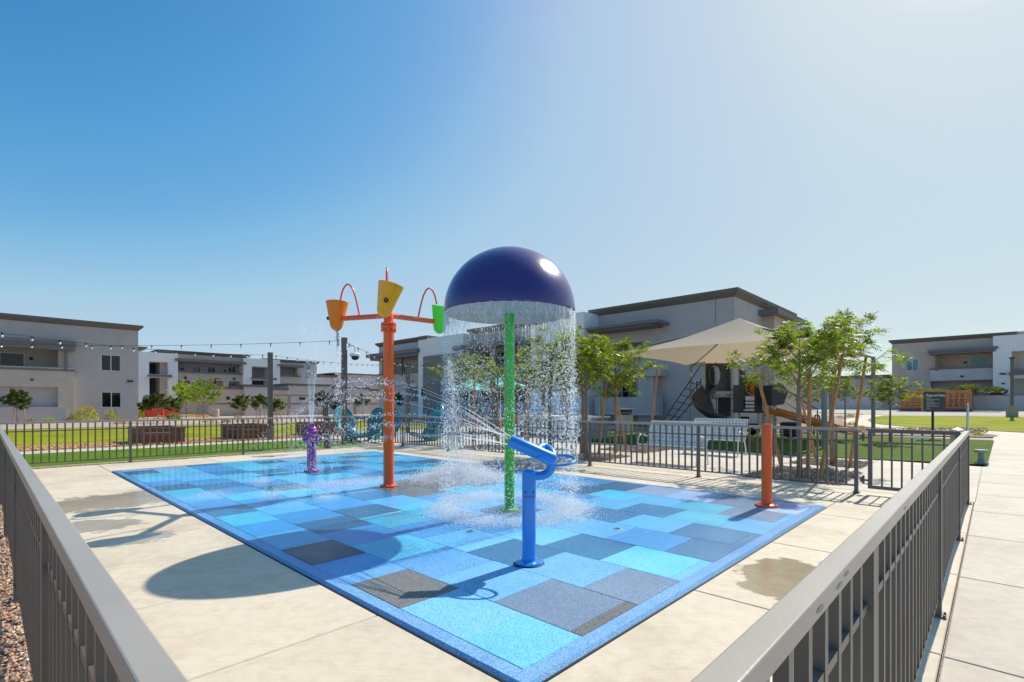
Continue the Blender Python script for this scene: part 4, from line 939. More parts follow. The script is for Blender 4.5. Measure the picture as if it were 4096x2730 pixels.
# hydrant
hp = PF(2.93, 8.95, PZ); r = empty('spray_hydrant', hp, 0); tag(r, 'purple fire-hydrant shaped sprayer shooting thin jets upwards', 'spray hydrant')
mb = MB(); mb.lathe([(.155, 0), (.155, .02), (.14, .03), (.105, .04), (.10, .06)], n=28); mb.build('base_flange', M['purple'], r, smooth='auto')
mb = MB(); mb.lathe([(.098, .04), (.098, .82), (.098, .86)], n=28); mb.build('barrel', M['purple'], r, smooth='auto')
mb = MB(); mb.lathe([(.10, .855), (.145, .87), (.145, .885), (.115, .895), (.108, .93), (.085, .965), (.072, .975), (.072, 1.045), (.06, 1.05), (0, 1.05)], n=28); mb.build('bonnet', M['purple'], r, smooth='auto')
for dv, L, nm in ((Vector((-.96, .28, 0)), .205, 'side_nozzle'), (Vector((.93, .36, 0)), .19, 'side_nozzle'), (Vector((.55, -.83, 0)), .19, 'front_nozzle')):
    z = .72 if nm == 'side_nozzle' else .61; c = Vector((0, 0, z))
    mb = MB(); mb.tube([c, c+dv*(L-.03), c+dv*L], [.068, .068, .060], 20); mb.tube([c+dv*.10, c+dv*.135], [.078, .078], 20); mb.build(nm, M['purple'], r, smooth='auto')
    mb = MB(); mb.tube([c+dv*L, c+dv*(L+.004)], [.045, .045], 16); mb.build('nozzle_opening', M['black'], r)
# bollard
r = empty('spray_bollard', PF(5.76, .53, PZ), 0); tag(r, 'short plain red-orange post at the right end of the blue pad', 'bollard')
mb = MB(); mb.lathe([(.155, 0), (.158, .012), (.15, .03), (.095, .036), (.080, .05)], n=32); mb.build('base_flange', M['orange'], r, smooth='auto')
b_ = MB(); bolts(b_, .122, .028, 6, .014); b_.build('bolts', M['orange'], r)['kind'] = 'stuff'
mb = MB(); mb.lathe([(.071, .035), (.071, 1.17), (.066, 1.182), (0, 1.186)], n=36); mb.build('post', M['orange'], r, smooth='auto')
# drains
dl = ['round drain cover nearest the blue cannon on its left', 'round drain cover in the light blue tiles right of the cannon', 'round drain cover behind the dark zigzag tiles', 'round drain cover on the far left part of the pad']
for (x, y), lb in zip(((1880, 2127), (2471, 2117), (2368, 2007), (1008, 1946)), dl):
    f_ = (CAMH-PZ)/CAMH; p = G(x, y); p = Vector((p.x*f_, p.y*f_, PZ))
    e = empty('drain_cover', p, 0); tag(e, lb, 'drain', 'drain covers in the splash pad')
    MB().lathe([(.048, -.004), (.048, .004), (.041, .006), (0, .006)], n=28).build('rim', M['galv'], e)
    mb = MB(); mb.lathe([(.037, .0065), (0, .0068)], n=24)
    for k in range(6): a = k*math.pi/3; mb.lathe([(.004, .0068), (0, .009)], (.026*math.cos(a), .026*math.sin(a), 0), 6)
    mb.build('grate', M['dark'], e)
# ---------------- water ----------------
rw = random.Random(11)
OCT = [(1,0,0),(-1,0,0),(0,1,0),(0,-1,0),(0,0,1),(0,0,-1)]; OF = [(0,2,4),(2,1,4),(1,3,4),(3,0,4),(2,0,5),(1,2,5),(3,1,5),(0,3,5)]
class Drops:
    def __init__(s): s.v = []; s.f = []
    def add(s, p, r_, zs=1.0, xs=1.0):
        b = len(s.v); s.v += [(p[0]+o[0]*r_*xs, p[1]+o[1]*r_*xs, p[2]+o[2]*r_*zs) for o in OCT]; s.f += [(b+a, b+c, b+d) for a, c, d in OF]
    def build(s, name, label, m='drop', cat='water'):
        me = bpy.data.meshes.new(name); me.from_pydata(s.v, [], s.f); me.materials.append(M[m]); me.polygons.foreach_set('use_smooth', [True]*len(s.f))
        o = bpy.data.objects.new(name, me); COL.objects.link(o); return tag(o, label, cat, kind='stuff')
g_ = rw.gauss; u_ = rw.uniform
# curtain from the dome rim
ZRW = 2.75
dens = [.6+.8*rw.random() for _ in range(90)]
def dn(a): x = (a/(2*math.pi)*90) % 90; i = int(x); t = x-i; return dens[i]*(1-t)+dens[(i+1) % 90]*t
d = Drops()
n_ = 0
while n_ < 25000:
    a = u_(0, 2*math.pi)
    if rw.random() > dn(a)/1.4: continue
    n_ += 1; h = rw.random()**1.1; z = ZRW-.02 - h*ZRW; rr = RD-.004 + g_(0, .012+.045*h)
    s = (abs(g_(.0032, .0022))+.0013)*(.5+.5*min(1, h*2.2))
    d.add((mp_.x+rr*math.cos(a), mp_.y+rr*math.sin(a), z), s, 1.6 if h < .4 else 1.2)
for i in range(1100):     # strings of water still joined below the rim
    a = u_(0, 2*math.pi)
    if rw.random() > dn(a)/1.4: continue
    z = ZRW - abs(g_(0, .16)); rr = RD-.004+g_(0, .004); d.add((mp_.x+rr*math.cos(a), mp_.y+rr*math.sin(a), z), u_(.0015, .0035), u_(8, 26))
for i in range(500):      # run down the pole
    a = u_(0, 2*math.pi); z = ZR*rw.random(); d.add((mp_.x+.0715*math.cos(a), mp_.y+.0715*math.sin(a), z+.05), u_(.0015, .004), 1.6)
for i in range(6500):     # beads of water on top of the dome
    a = u_(0, 2*math.pi); t = math.asin(rw.random()**.8); q = (RD*math.cos(t)*math.cos(a), RD*math.cos(t)*math.sin(a), ZR+PZ+.87*math.sin(t))
    d.add((mp_.x+q[0], mp_.y+q[1], q[2]), u_(.0006, .0019), .9)
d.build('falling_water', 'ring of water drops falling from the rim of the indigo dome')
# thin torn sheet just below the rim
mb = MB(); NS = 220; HS = 6
for i in range(NS):
    a = 2*math.pi*i/NS; L = .10+.28*max(0, dn(a*3)-.7)+rw.random()*.07
    for k in range(HS):
        rr = RD-.004+.012*math.sin(a*37+k)+.006*rw.random(); mb.v.append((mp_.x+rr*math.cos(a), mp_.y+rr*math.sin(a), ZRW+.01-L*k/(HS-1)))
for i in range(NS):
    if rw.random() < .12: continue
    j = (i+1) % NS
    for k in range(HS-1):
        if k > 2 and rw.random() < .4: break
        mb.f.append((i*HS+k, j*HS+k, j*HS+k+1, i*HS+k+1)); mb.mi.append(0)
m, n, l, b = newmat('thin_water_sheet'); b.inputs['Base Color'].default_value = (.93, .95, .97, 1); b.inputs['Roughness'].default_value = .08
tp = n.new('ShaderNodeBsdfTransparent'); mx = n.new('ShaderNodeMixShader'); ge = n.new('ShaderNodeNewGeometry'); mpp = n.new('ShaderNodeMapping'); mpp.inputs['Scale'].default_value = (60, 60, 3); l.new(ge.outputs['Position'], mpp.inputs[0])
no = n.new('ShaderNodeTexNoise'); no.inputs['Scale'].default_value = 1; no.inputs['Detail'].default_value = 4; l.new(mpp.outputs[0], no.inputs['Vector']); mr = n.new('ShaderNodeMapRange'); mr.inputs[1].default_value = .40; mr.inputs[2].default_value = .65; mr.inputs[3].default_value = .99; mr.inputs[4].default_value = .72; l.new(no.outputs[0], mr.inputs[0])
l.new(mr.outputs[0], mx.inputs[0]); l.new(b.outputs[0], mx.inputs[1]); l.new(tp.outputs[0], mx.inputs[2]); l.new(mx.outputs[0], n['Material Output'].inputs[0]); M['wsheet'] = m
tag(mb.build('water_sheet', M['wsheet'], smooth=True), 'thin ragged sheet of water at the rim of the dome', 'water', kind='stuff')
# splash rings and sprays on the pad
def splash(name, label, c, n, fr, hz, s0=.0022, s1=.0055):
    d = Drops()
    for i in range(n):
        x, y, w_ = fr(); z = PZ + abs(g_(0, hz*w_)) + .002; d.add((c[0]+x, c[1]+y, z), u_(s0, s1), 1)
    return d.build(name, label, 'foam')
def ring():
    a = u_(0, 2*math.pi)
    while rw.random() > max(0, dn(a)-.3)/1.1: a = u_(0, 2*math.pi)
    rr = RD + g_(0, .15); return rr*math.cos(a), rr*math.sin(a), 1
splash('ring_splash', 'ring of fine white splash on the pad under the dome', mp_, 34000, ring, .05)
def wide():
    a = u_(0, 2*math.pi); rr = RD + g_(0, .55); return rr*math.cos(a), rr*math.sin(a), 1
splash('wide_spatter', 'scattered droplets spattered wide around the dome', mp_, 9000, wide, .05, .0018, .004)
gp = arms[1][0]; gs = Vector((gp.x+.45, gp.y+.3, 0))
gs = G(1845, 1925)
def blob():
    x, y = g_(0, .42), g_(0, .34); q = math.exp(-(x*x/.35+y*y/.2)); return x, y, .5+1.6*q
splash('bucket_splash', 'big white burst of splash behind the green pole where bucket water lands', gs, 26000, blob, .10, .0035, .0085)
def blob2():
    x, y = g_(0, .55), g_(0, .28); return x*.69-y*.72, x*.72+y*.69, 1
splash('left_splash', 'low white splash between the purple hydrant and the red-orange pole', G(1365, 1945), 9000, blob2, .025, .002, .005)
for (x, y, nn, sg) in ((1045, 1938, 1200, .10), (1085, 1986, 700, .09), (860, 1990, 900, .16), (1300, 2002, 700, .10), (2290, 1945, 1400, .16), (1085, 2010, 500, .08)):
    def sm(sg=sg): a_, b_2 = g_(0, sg), g_(0, sg); return a_, b_2, 1
    splash('small_splash', 'small white splash where a jet lands on the blue pad', G(x, y), nn, sm, .035, .002, .0055)
# falling column from the green bucket onto the burst
d = Drops()
for i in range(1300):
    t = rw.random(); z = 2.35*(1-t)**.9; x = gs.x + (gp.x-gs.x)*(1-t)*.6 + g_(0, .03+.10*t); y = gs.y + (gp.y-gs.y)*(1-t)*.6 + g_(0, .03+.10*t); d.add((x, y, max(.05, z)), abs(g_(.004, .002))+.002, 1.6)
op = arms[0][0]
for i in range(1300):      # under the orange bucket
    t = rw.random()**2.2; z = op.z-.24 - t*2.6; d.add((op.x+.03+g_(0, .012+.09*t), op.y+g_(0, .012+.09*t), z), abs(g_(.0040, .002))*(1.1-.5*t)+.001, 2.4-1.2*t)
for i in range(350):
    t = rw.random()*.16; d.add((op.x+.03+g_(0, .014), op.y+g_(0, .014), op.z-.24-t*1.6), u_(.005, .011), 3)
yp = arms[2][0]
for i in range(170):
    t = rw.random(); d.add((yp.x-.05-.38*t+g_(0, .008), yp.y+g_(0, .01), yp.z-.10-(t*1.15)**2*1.5), u_(.0015, .003), 4)
for (h0) in arms:
    p = h0[2]
    for i in range(26): d.add((p.x+g_(0, .008), p.y+g_(0, .008), p.z-.30*rw.random()), .0026, 10)
d.build('bucket_water', 'strings of water pouring from the three tipping buckets')
# ballistic jets
def jet(d, p0, v0, T, n, s, spread, breakup=.35, tubes=None, tail=True):
    g = 9.81
    def pos(t): return (p0.x+v0.x*t, p0.y+v0.y*t, p0.z+v0.z*t-.5*g*t*t)
    if tubes is not None:
        k = 16; pts = [pos(T*breakup*i/k) for i in range(k+1)]; tubes.tube(pts, [s*.68*(1-.6*i/k) for i in range(k+1)], 5)
    for i in range(n):
        t = T*(breakup*.8 + (1-breakup*.8)*rw.random()); q = pos(t); w_ = spread*(t/T)**1.5
        if q[2] < PZ: continue
        d.add((q[0]+g_(0, w_), q[1]+g_(0, w_), q[2]+g_(0, w_)), abs(g_(s*.8, s*.3))+.001, 1.3, 1.2)
d = Drops(); tb = MB()
# cannon jets fan out to the left and back
for (x, y, Ya, n_) in ((1450, 1528, 7.2, 520), (1500, 1540, 7.0, 420), (1395, 1596, 7.3, 460), (1560, 1575, 6.7, 380), (1420, 1682, 7.0, 420), (1640, 1668, 6.3, 300), (1520, 1722, 6.6, 340), (1700, 1700, 6.0, 260), (1760, 1745, 5.6, 220)):
    ap = at(x, y, Ya); h_ = max(.03, ap.z-NOZ.z); vz = math.sqrt(2*9.81*h_); T1 = vz/9.81
    v0 = Vector(((ap.x-NOZ.x)/T1, (ap.y-NOZ.y)/T1, vz)); T = T1+math.sqrt(2*max(.05, ap.z-PZ)/9.81)
    if v0.xy.length > 11: v0 = Vector((v0.x*11/v0.xy.length, v0.y*11/v0.xy.length, vz))
    off = Vector((u_(-.04, .04), u_(-.04, .04), u_(-.04, .04)))
    jet(d, NOZ+off, v0, T, n_, .0050, .09, .26, tb)
d.build('cannon_spray', 'breaking jets of drops from the blue water cannon')
tag(tb.build('cannon_jets', M['sheet'], smooth=True), 'thin straight jets of water leaving the nozzle of the blue cannon', 'water', kind='stuff')
d = Drops(); tb = MB(); top = Vector(hp)+Vector((0, 0, 1.05))
for k in range(11):
    a = 2*math.pi*k/11; sp = .50+u_(-.05, .05); v0 = Vector((math.cos(a)*sp*.55, math.sin(a)*sp*.55, u_(5.9, 6.7)))
    T = v0.z/9.81*1.55
    jet(d, top+Vector((math.cos(a)*.03, math.sin(a)*.03, 0)), v0, T, 130, .0038, .05, .20, tb)
for i in range(260): d.add((top.x+g_(0, .16), top.y+g_(0, .16), top.z+.8+u_(0, 1.7)), u_(.002, .005), 1.3)
for dv, z, L in ((Vector((.55, -.83, 0)), .61, .19), (Vector((.93, .36, 0)), .72, .19), (Vector((-.96, .28, 0)), .72, .205)):
    for k in range(6):
        v0 = dv*u_(1.3, 2.8)+Vector((g_(0, .25), g_(0, .25), u_(-.3, .5))); jet(d, Vector(hp)+Vector((0, 0, z))+dv*L, v0, .5, 90, .003, .05, .12, tb)
d.build('hydrant_spray', 'drops thrown up and out by the purple hydrant')
tag(tb.build('hydrant_jets', M['sheet'], smooth=True), 'thin upright jets of water above the purple hydrant', 'water', kind='stuff')
d = Drops()
for i in range(900):
    a_, b_2 = u_(.3, 6.2), u_(4.5, 11.8); p = PF(a_, b_2); d.add((p.x, p.y, PZ+abs(g_(0, .25))), u_(.002, .0055), 1)
for i in range(1300):
    p = at(u_(1150, 1900), u_(1500, 1820), u_(8.5, 13)); d.add((p.x, p.y, p.z), u_(.0025, .006), 1.2)
d.build('drifting_drops', 'loose water drops in the air over the back of the pad')
# ---------------- things beyond the fence ----------------
# planter boxes
def planter(a0, b0, label):
    e = empty('planter_box', PF(a0, b0), TH); tag(e, label, 'planter', 'wooden raised planters on the chip strip')
    W, L, H, n = 1.25, 2.3, .56, 4; t = .045
    for k in range(n):
        z0 = .02+k*H/n; z1 = z0+H/n-.012; j = random.uniform(-.004, .004)
        for (x0, x1, y0, y1) in ((0, W, -t+j, 0+j), (0, W, L+j, L+t+j), (-t+j, 0+j, -t, L+t), (W+j, W+t+j, -t, L+t)):
            MB().box(x0, x1, y0, y1, z0, z1).build('plank', M['wood'], e, bevel=.004)
    for x in (-.06, W-.02):
        for y in (-.06, L-.02): MB().box(x, x+.09, y-.0, y+.09, 0, H+.01).build('corner_post', M['wood'], e)
    for (x0, x1, y0, y1) in ((-.09, W+.09, -.09, .02), (-.09, W+.09, L-.02, L+.09), (-.09, .02, .02, L-.02), (W-.02, W+.09, .02, L-.02)): MB().box(x0, x1, y0, y1, H+.012, H+.045).build('cap_board', M['wood'], e)
    MB().box(.0, W, 0, L, .0, H-.16).build('soil', M['pitgravel'], e)
planter(2.0, 20.7, 'reddish wooden planter farthest left, behind the second fence post')
planter(5.35, 20.8, 'reddish wooden planter between the other two, left of the tall dark pole')
planter(8.7, 20.7, 'reddish wooden planter behind the purple hydrant')
# poles
def pole(loc, h, s, label, m='fence', nm='light_pole', cat='pole', group='square charcoal poles that hold the string lights'):
    e = empty(nm, loc, TH); tag(e, label, cat, group)
    MB().box(-s/2, s/2, -s/2, s/2, 0, h).build('shaft', M[m], e, bevel=.006); MB().box(-s/2-.004, s/2+.004, -s/2-.004, s/2+.004, h-.0, h+.02).build('cap', M[m], e)
    MB().box(-s*.9, s*.9, -s*.9, s*.9, 0, .02).build('base_plate', M[m], e); return e
P1, P2, P3 = G(1081, 1760), G(1377, 1780), at(1632, 1729, 26.0); P3.z = 0
pole(P1, 3.64, .165, 'tall charcoal pole left of the hydrant jets, strings of bulbs at its top')
pole(P2, 3.92, .165, 'tall charcoal pole with a white dome camera near its top')
pole(P3, 3.62, .165, 'charcoal pole just right of the red-orange pole')
P4 = at(1971, 1700, 23.5); P4.z = 0; pole(P4, 4.3, .19, 'grey pole seen through the falling water beside the turquoise umbrellas', group=None)
P5 = at(2173, 1700, 24.5); P5.z = 0; pole(P5, 3.4, .15, 'slim grey pole seen through the water right of the green pole', group=None)
pole(PF(5.95, 14.45), 1.38, .115, 'short thick charcoal post right behind the hydrant at the fence', nm='utility_post', cat='post', group=None)
PL1, PL2 = at(-330, 1700, 13.4), at(-420, 1700, 18.2); PL1.z = PL2.z = 0
pole(PL1, 3.8, .165, 'charcoal string light pole standing just outside the left edge of the photo, nearer one', group=None)
pole(PL2, 3.9, .165, 'charcoal string light pole standing just outside the left edge of the photo, farther one', group=None)
# string lights
def string(p, q, sag, n, label, s=1.0):
    e = empty('string_lights', ((p+q)/2), 0); tag(e, label, 'string lights', 'strings of bulbs between the poles')
    o = (p+q)/2; f = lambda t: p.lerp(q, t)+Vector((0, 0, -4*sag*t*(1-t)))-o
    mb = MB(); mb.tube([f(i/40) for i in range(41)], .0065, 5); mb.build('cable', M['cable'], e)
    for i in range(n):
        c = f((i+.5)/n)
        mb = MB(); mb.lathe([(.006, .0), (.020, -.008), (.022, -.055), (.017, -.06)], c, 10); mb.box(c.x-.045, c.x+.045, c.y-.008, c.y+.008, c.z-.006, c.z+.008); mb.build('socket', M['cable'], e)
        mb = MB(); mb.lathe([(.014, -.058), (.030, -.085), (.033, -.105), (.024, -.13), (0, -.138)], c, 10); mb.build('bulb', M['bulb'], e, smooth=True)
tp = lambda p, h: p+Vector((0, 0, h))
string(tp(PL1, 3.72), tp(P1, 3.56), .22, 15, 'string of bulbs sloping from the upper left edge to the pole left of the hydrant')
string(tp(PL2, 3.82), tp(P2, 3.84), .20, 15, 'level string of bulbs running against the sky to the pole with the camera')
string(tp(P1, 3.56), at(1740, 1433, 52.6), .55, 34, 'string of bulbs running right from the first pole to the big building')
string(tp(P2, 3.80), tp(P3, 3.55), .12, 9, 'short string of bulbs sloping down from the camera pole to the next pole')
string(tp(P3, 3.55), tp(P4, 3.50), .15, 8, 'short string of bulbs going right into the falling water')
# dome camera
ce = empty('security_camera', P2+Vector((0, 0, 3.62)), TH*0); tag(ce, 'white dome security camera on a curved arm near the top of the pole', 'security camera')
MB().box(.085, .12, -.05, .05, -.12, .10).build('mount_plate', M['white'], ce)
mb = MB(); mb.tube(smooth([Vector((.12, 0, .0)), Vector((.28, 0, .03)), Vector((.38, 0, .02)), Vector((.40, 0, -.10)), Vector((.40, 0, -.24))]), .028, 14); mb.build('arm', M['white'], ce, smooth=True)
mb = MB(); mb.lathe([(.03, -.22), (.16, -.25), (.20, -.29), (.195, -.36), (.14, -.37)], (.40, 0, 0), 28); mb.build('housing', M['white'], ce, smooth='auto')
mb = MB(); mb.lathe([(.145, -.365), (.13, -.44), (.09, -.49), (0, -.51)], (.40, 0, 0), 24); mb.build('dome_lens', M['glass'], ce, smooth=True)
# teal sculpted chairs
def petal_chair(x, y, Y, rz, label, sc_=1.0):
    p = at(x, y, Y); p.z = 0; e = empty('lounge_chair', p, rz); tag(e, label, 'lounge chair', 'teal moulded lounge chairs')
    # profile of the shell in side view: foot curl -> seat -> tall rounded back
    ctl = [(-.62, .30), (-.50, .12), (-.25, .10), (.02, .26), (.18, .42), (.30, .62), (.40, .90), (.46, 1.15), (.48, 1.24)]
    wid = [.20, .34, .30, .26, .36, .46, .44, .30, .10]
    prof = [Vector((c[0], 0, c[1])) for c in ctl]
    def shell(off, name):
        mb = MB(); n = 13; rows = []
        for i, (c, w_) in enumerate(zip(prof, wid)):
            for k in range(n):
                t = -1+2*k/(n-1); curl = .16*t*t*(1 if i > 3 else .3)
                mb.v.append(((c.x-curl+off*.3)*sc_, w_*math.sin(t*math.pi/2)*sc_, (c.z+off)*sc_))
        m_ = len(prof)
        for i in range(m_-1):
            for k in range(n-1): a = i*n+k; mb.f.append((a, a+1, a+n+1, a+n)); mb.mi.append(0)
        o = mb.build(name, M['teal'], e, smooth=True); md = o.modifiers.new('sub', 'SUBSURF'); md.levels = md.render_levels = 1
        sd_ = o.modifiers.new('sol', 'SOLIDIFY'); sd_.thickness = .035; return o
    shell(0, 'back_and_seat')
    mb = MB(); mb.lathe([(0, -.22), (.20, -.20), (.30, -.08), (.33, .08), (.28, .20), (0, .24)], (0.0, 0, .24*sc_), 24, M=Matrix.Rotation(R(90), 3, 'X')@Matrix.Scale(.9*sc_, 3)); mb.build('base_drum', M['teal'], e, smooth=True)
    return e
petal_chair(1395, 1778, 20.3, R(150), 'teal chair lying low just right of the camera pole', 1.15)
petal_chair(1492, 1768, 21.0, R(62), 'teal chair with its tall round back beside the red-orange pole', 1.1)
petal_chair(1560, 1762, 22.0, R(95), 'teal chair mostly hidden behind the red-orange pole', 1.1)
petal_chair(1722, 1760, 20.6, R(40), 'teal chair left of the falling bucket water with a two-lobed back', 1.2)
petal_chair(1748, 1752, 22.4, R(80), 'teal chair behind the one beside the bucket water', 1.1)
# woven white benches
def bench(p, rz, label):
    e = empty('bench', p, rz); tag(e, label, 'bench', 'white woven metal benches beyond the fence')
    L = 1.55
    def weave(name, org, ux, uy, nx, ny, wx, wy):
        mb = MB(); org = Vector(org); ux = Vector(ux); uy = Vector(uy); nn = ux.cross(uy).normalized()
        for i in range(nx):
            c = org+ux*(i+.5)/nx
            for j in range(ny):
                s_ = .004 if (i+j) % 2 else -.004; q = c+uy*(j+.5)/ny+nn*s_; mb.obox(q, ux.normalized()*wx/2, uy/ny/2, nn*.002)
        for j in range(ny):
            c = org+uy*(j+.5)/ny
            for i in range(nx):
                s_ = -.004 if (i+j) % 2 else .004; q = c+ux*(i+.5)/nx+nn*s_; mb.obox(q, ux/nx/2, uy.normalized()*wy/2, nn*.002)
        return mb.build(name, M['white'], e)
    weave('seat', (-L/2, -.02, .46), (L, 0, 0), (0, .46, -.03), 16, 4, .062, .075)
    weave('backrest', (-L/2, .46, .44), (L, 0, 0), (0, .22, .58), 16, 6, .062, .068)
    for (y, z, nm) in ((-.05, .46, 'front_rail'), (.455, .42, 'rear_rail'), (.70, 1.04, 'top_rail')):
        MB().tube([(-L/2-.02, y, z), (L/2+.02, y, z)], .016, 10).build(nm, M['white'], e, smooth='auto')
    for s_ in (-1, 1):
        x = s_*(L/2+.02)
        MB().tube(smooth([Vector((x, -.10, 0)), Vector((x, -.06, .40)), Vector((x, .0, .66)), Vector((x, .14, .72)), Vector((x, .42, .66)), Vector((x, .56, .60))]), .018, 10).build('armrest', M['white'], e, smooth=True)
        MB().tube([(x, .60, 0), (x, .46, .42), (x, .70, 1.04)], .018, 10).build('leg', M['white'], e, smooth='auto')
        MB().tube([(x, -.06, .46), (x, .47, .42)], .014, 8).build('side_rail', M['white'], e)
        for y in (-.10, .60): MB().lathe([(.03, 0), (.03, .012), (.01, .02)], (x, y, 0), 10).build('foot', M['galv'], e)
def bpos(x, y): return G(x, y)
RZB = TH+R(-90)
c1 = (G(2563, 1847)+G(2783, 1868))/2
bench(c1, RZB, 'white woven bench nearest the fence, straight behind its middle post')
bench((G(2735, 1812)+G(2963, 1830))/2+Vector((.0, .0, 0)), RZB, 'white woven bench left of the short red-orange post')
bench((G(2148, 1790)+G(2330, 1800))/2, RZB, 'white woven bench behind the blue cannon barrel, seen through falling water')
bench(G(2090, 1775), RZB, 'white woven bench directly behind the green pole, half hidden')
# umbrellas, tables, orange chairs
def umbrella(x, Y, ztop, rad, label):
    p = at(x, 1700, Y); p.z = 0; e = empty('umbrella', p, R(12)); tag(e, label, 'umbrella', 'turquoise umbrellas over the tables')
    MB().lathe([(.022, 0), (.022, ztop)], n=10).build('pole', M['white'], e); MB().lathe([(.28, 0), (.28, .05), (.06, .07), (.05, .3)], n=16).build('base', M['galv'], e)
    n = 8
    for k in range(n):
        a, b = 2*math.pi*k/n, 2*math.pi*(k+1)/n; A = Vector((math.cos(a)*rad, math.sin(a)*rad, ztop-.55)); B = Vector((math.cos(b)*rad, math.sin(b)*rad, ztop-.55)); T = Vector((0, 0, ztop)); mid = (A+B)/2+Vector((0, 0, .04))
        i1, i2 = A.lerp(T, .8), B.lerp(T, .8)
        MB().add([A, mid, B, i2, i1], [(0, 1, 2, 3, 4)]).build('canopy_panel', M['umb'], e)
        MB().tube([A, T], .008, 5).build('rib', M['white'], e)
    MB().lathe([(.36, ztop-.16), (.2, ztop+.0), (.05, ztop+.08), (0, ztop+.16)], n=16).build('vent', M['umb'], e, smooth='auto')
umbrella(1879, 26.5, 2.75, 1.35, 'turquoise umbrella on the left, seen between the water and the green pole')
umbrella(2002, 27.5, 3.0, 1.5, 'turquoise umbrella just left of the green pole, higher of the two')
def table(x, Y, label):
    p = at(x, 1700, Y); p.z = 0; e = empty('table', p, RZB); tag(e, label, 'table', 'long pale tables under the umbrellas')
    for j in range(5): MB().box(-1.0, 1.0, -.42+j*.17, -.42+j*.17+.16, .71, .74).build('top_slat', M['white'], e)
    for sx in (-.85, .85):
        for sy in (-.33, .33): MB().tube([(sx, sy, 0), (sx, sy, .71)], .022, 8).build('leg', M['white'], e)
    MB().box(-.95, .95, -.36, .36, .66, .70).build('frame', M['white'], e)
table(1875, 26.5, 'pale table under the left turquoise umbrella'); table(2002, 27.5, 'pale table under the right turquoise umbrella'); table(2098, 28.5, 'pale table end right of the green pole')
def ochair(x, Y, rz, label):
    p = at(x, 1700, Y); p.z = 0; e = empty('patio_chair', p, rz); tag(e, label, 'chair', 'orange patio chairs round the tables')
    sb = MB()
    for j in range(7): y = -.21+j*.07; sb.tube([(-.22, y, .44), (.22, y, .44)], .012, 5)
    sb.build('seat', M['chair_o'], e)['kind'] = 'stuff'
    for j in range(7):
        z = .50+j*.062; y = .23+.06*j/6+.02*math.sin(j*1.3); MB().box(-.23, .23, y-.008, y+.008, z, z+.048).build('back_slat', M['chair_o'], e)
    for s_ in (-1, 1):
        MB().tube([(s_*.23, -.22, 0), (s_*.23, -.22, .44), (s_*.23, -.20, .66), (s_*.23, .22, .66)], .014, 6).build('armrest', M['chair_o'], e)
        MB().tube([(s_*.23, .28, 0), (s_*.23, .22, .44), (s_*.23, .30, .94)], .014, 6).build('leg', M['chair_o'], e)
for x, Y, rz, lb in ((1790, 26.8, RZB+R(90), 'orange patio chair at the left end of the left table'), (1822, 25.6, RZB+R(180), 'orange patio chair nearest the fence at the left table, left one of its pair'), (1866, 25.4, RZB+R(180), 'orange patio chair in front of the left umbrella pole'),
                     (1905, 27.8, RZB, 'orange patio chair on the far side of the left table'), (1948, 26.9, RZB+R(180), 'orange patio chair between the two umbrella poles'), (2000, 26.2, RZB+R(180), 'orange patio chair in front of the right umbrella pole'),
                     (2072, 27.2, RZB+R(180), 'orange patio chair touching the right side of the green pole'), (2092, 26.6, RZB+R(180), 'orange patio chair farthest right, beside a grey counter')):
    ochair(x, Y, rz, lb)
# grill counter
p = at(2225, 1750, 23.0); p.z = 0
e = empty('grill_counter', p, TH-R(90)); tag(e, 'grey block grill counter with a stone top behind the young trees', 'counter')
MB().box(-2.2, 2.2, 0, .85, 0, .90).build('block_base', M['block'], e); MB().box(-2.3, 2.3, -.08, .93, .90, .97).build('countertop', M['stuc_white'], e)
for x in (-1.3, .75):
    e2 = empty('grill', PF(0, 0), 0); e2.location = e.matrix_basis @ Vector((0, 0, 0)); e2.location = p + Matrix.Rotation(TH-R(90), 3, 'Z') @ Vector((x, .4, .97)); e2.rotation_euler = (0, 0, TH-R(90))
    tag(e2, 'stainless grill hood on the '+('left' if x < 0 else 'right')+' half of the block counter', 'grill', 'grills set in the counter')
    mb = MB(); n = 10
    for s_ in (-.42, .42):
        for k in range(n+1): a = math.pi*k/n; mb.v.append((s_, -.30*math.cos(a), .08+.30*math.sin(a)))
    for k in range(n): mb.f.append((k, k+1, n+2+k, n+1+k)); mb.mi.append(0)
    mb.f.append(tuple(range(n+1))); mb.mi.append(0); mb.f.append(tuple(range(2*n+1, n, -1))); mb.mi.append(0)
    mb.build('hood', M['steel'], e2); MB().box(-.44, .44, -.32, .32, 0, .08).build('tray', M['steel'], e2); MB().tube([(-.36, -.36, .2), (.36, -.36, .2)], .014, 8).build('handle', M['steel'], e2)
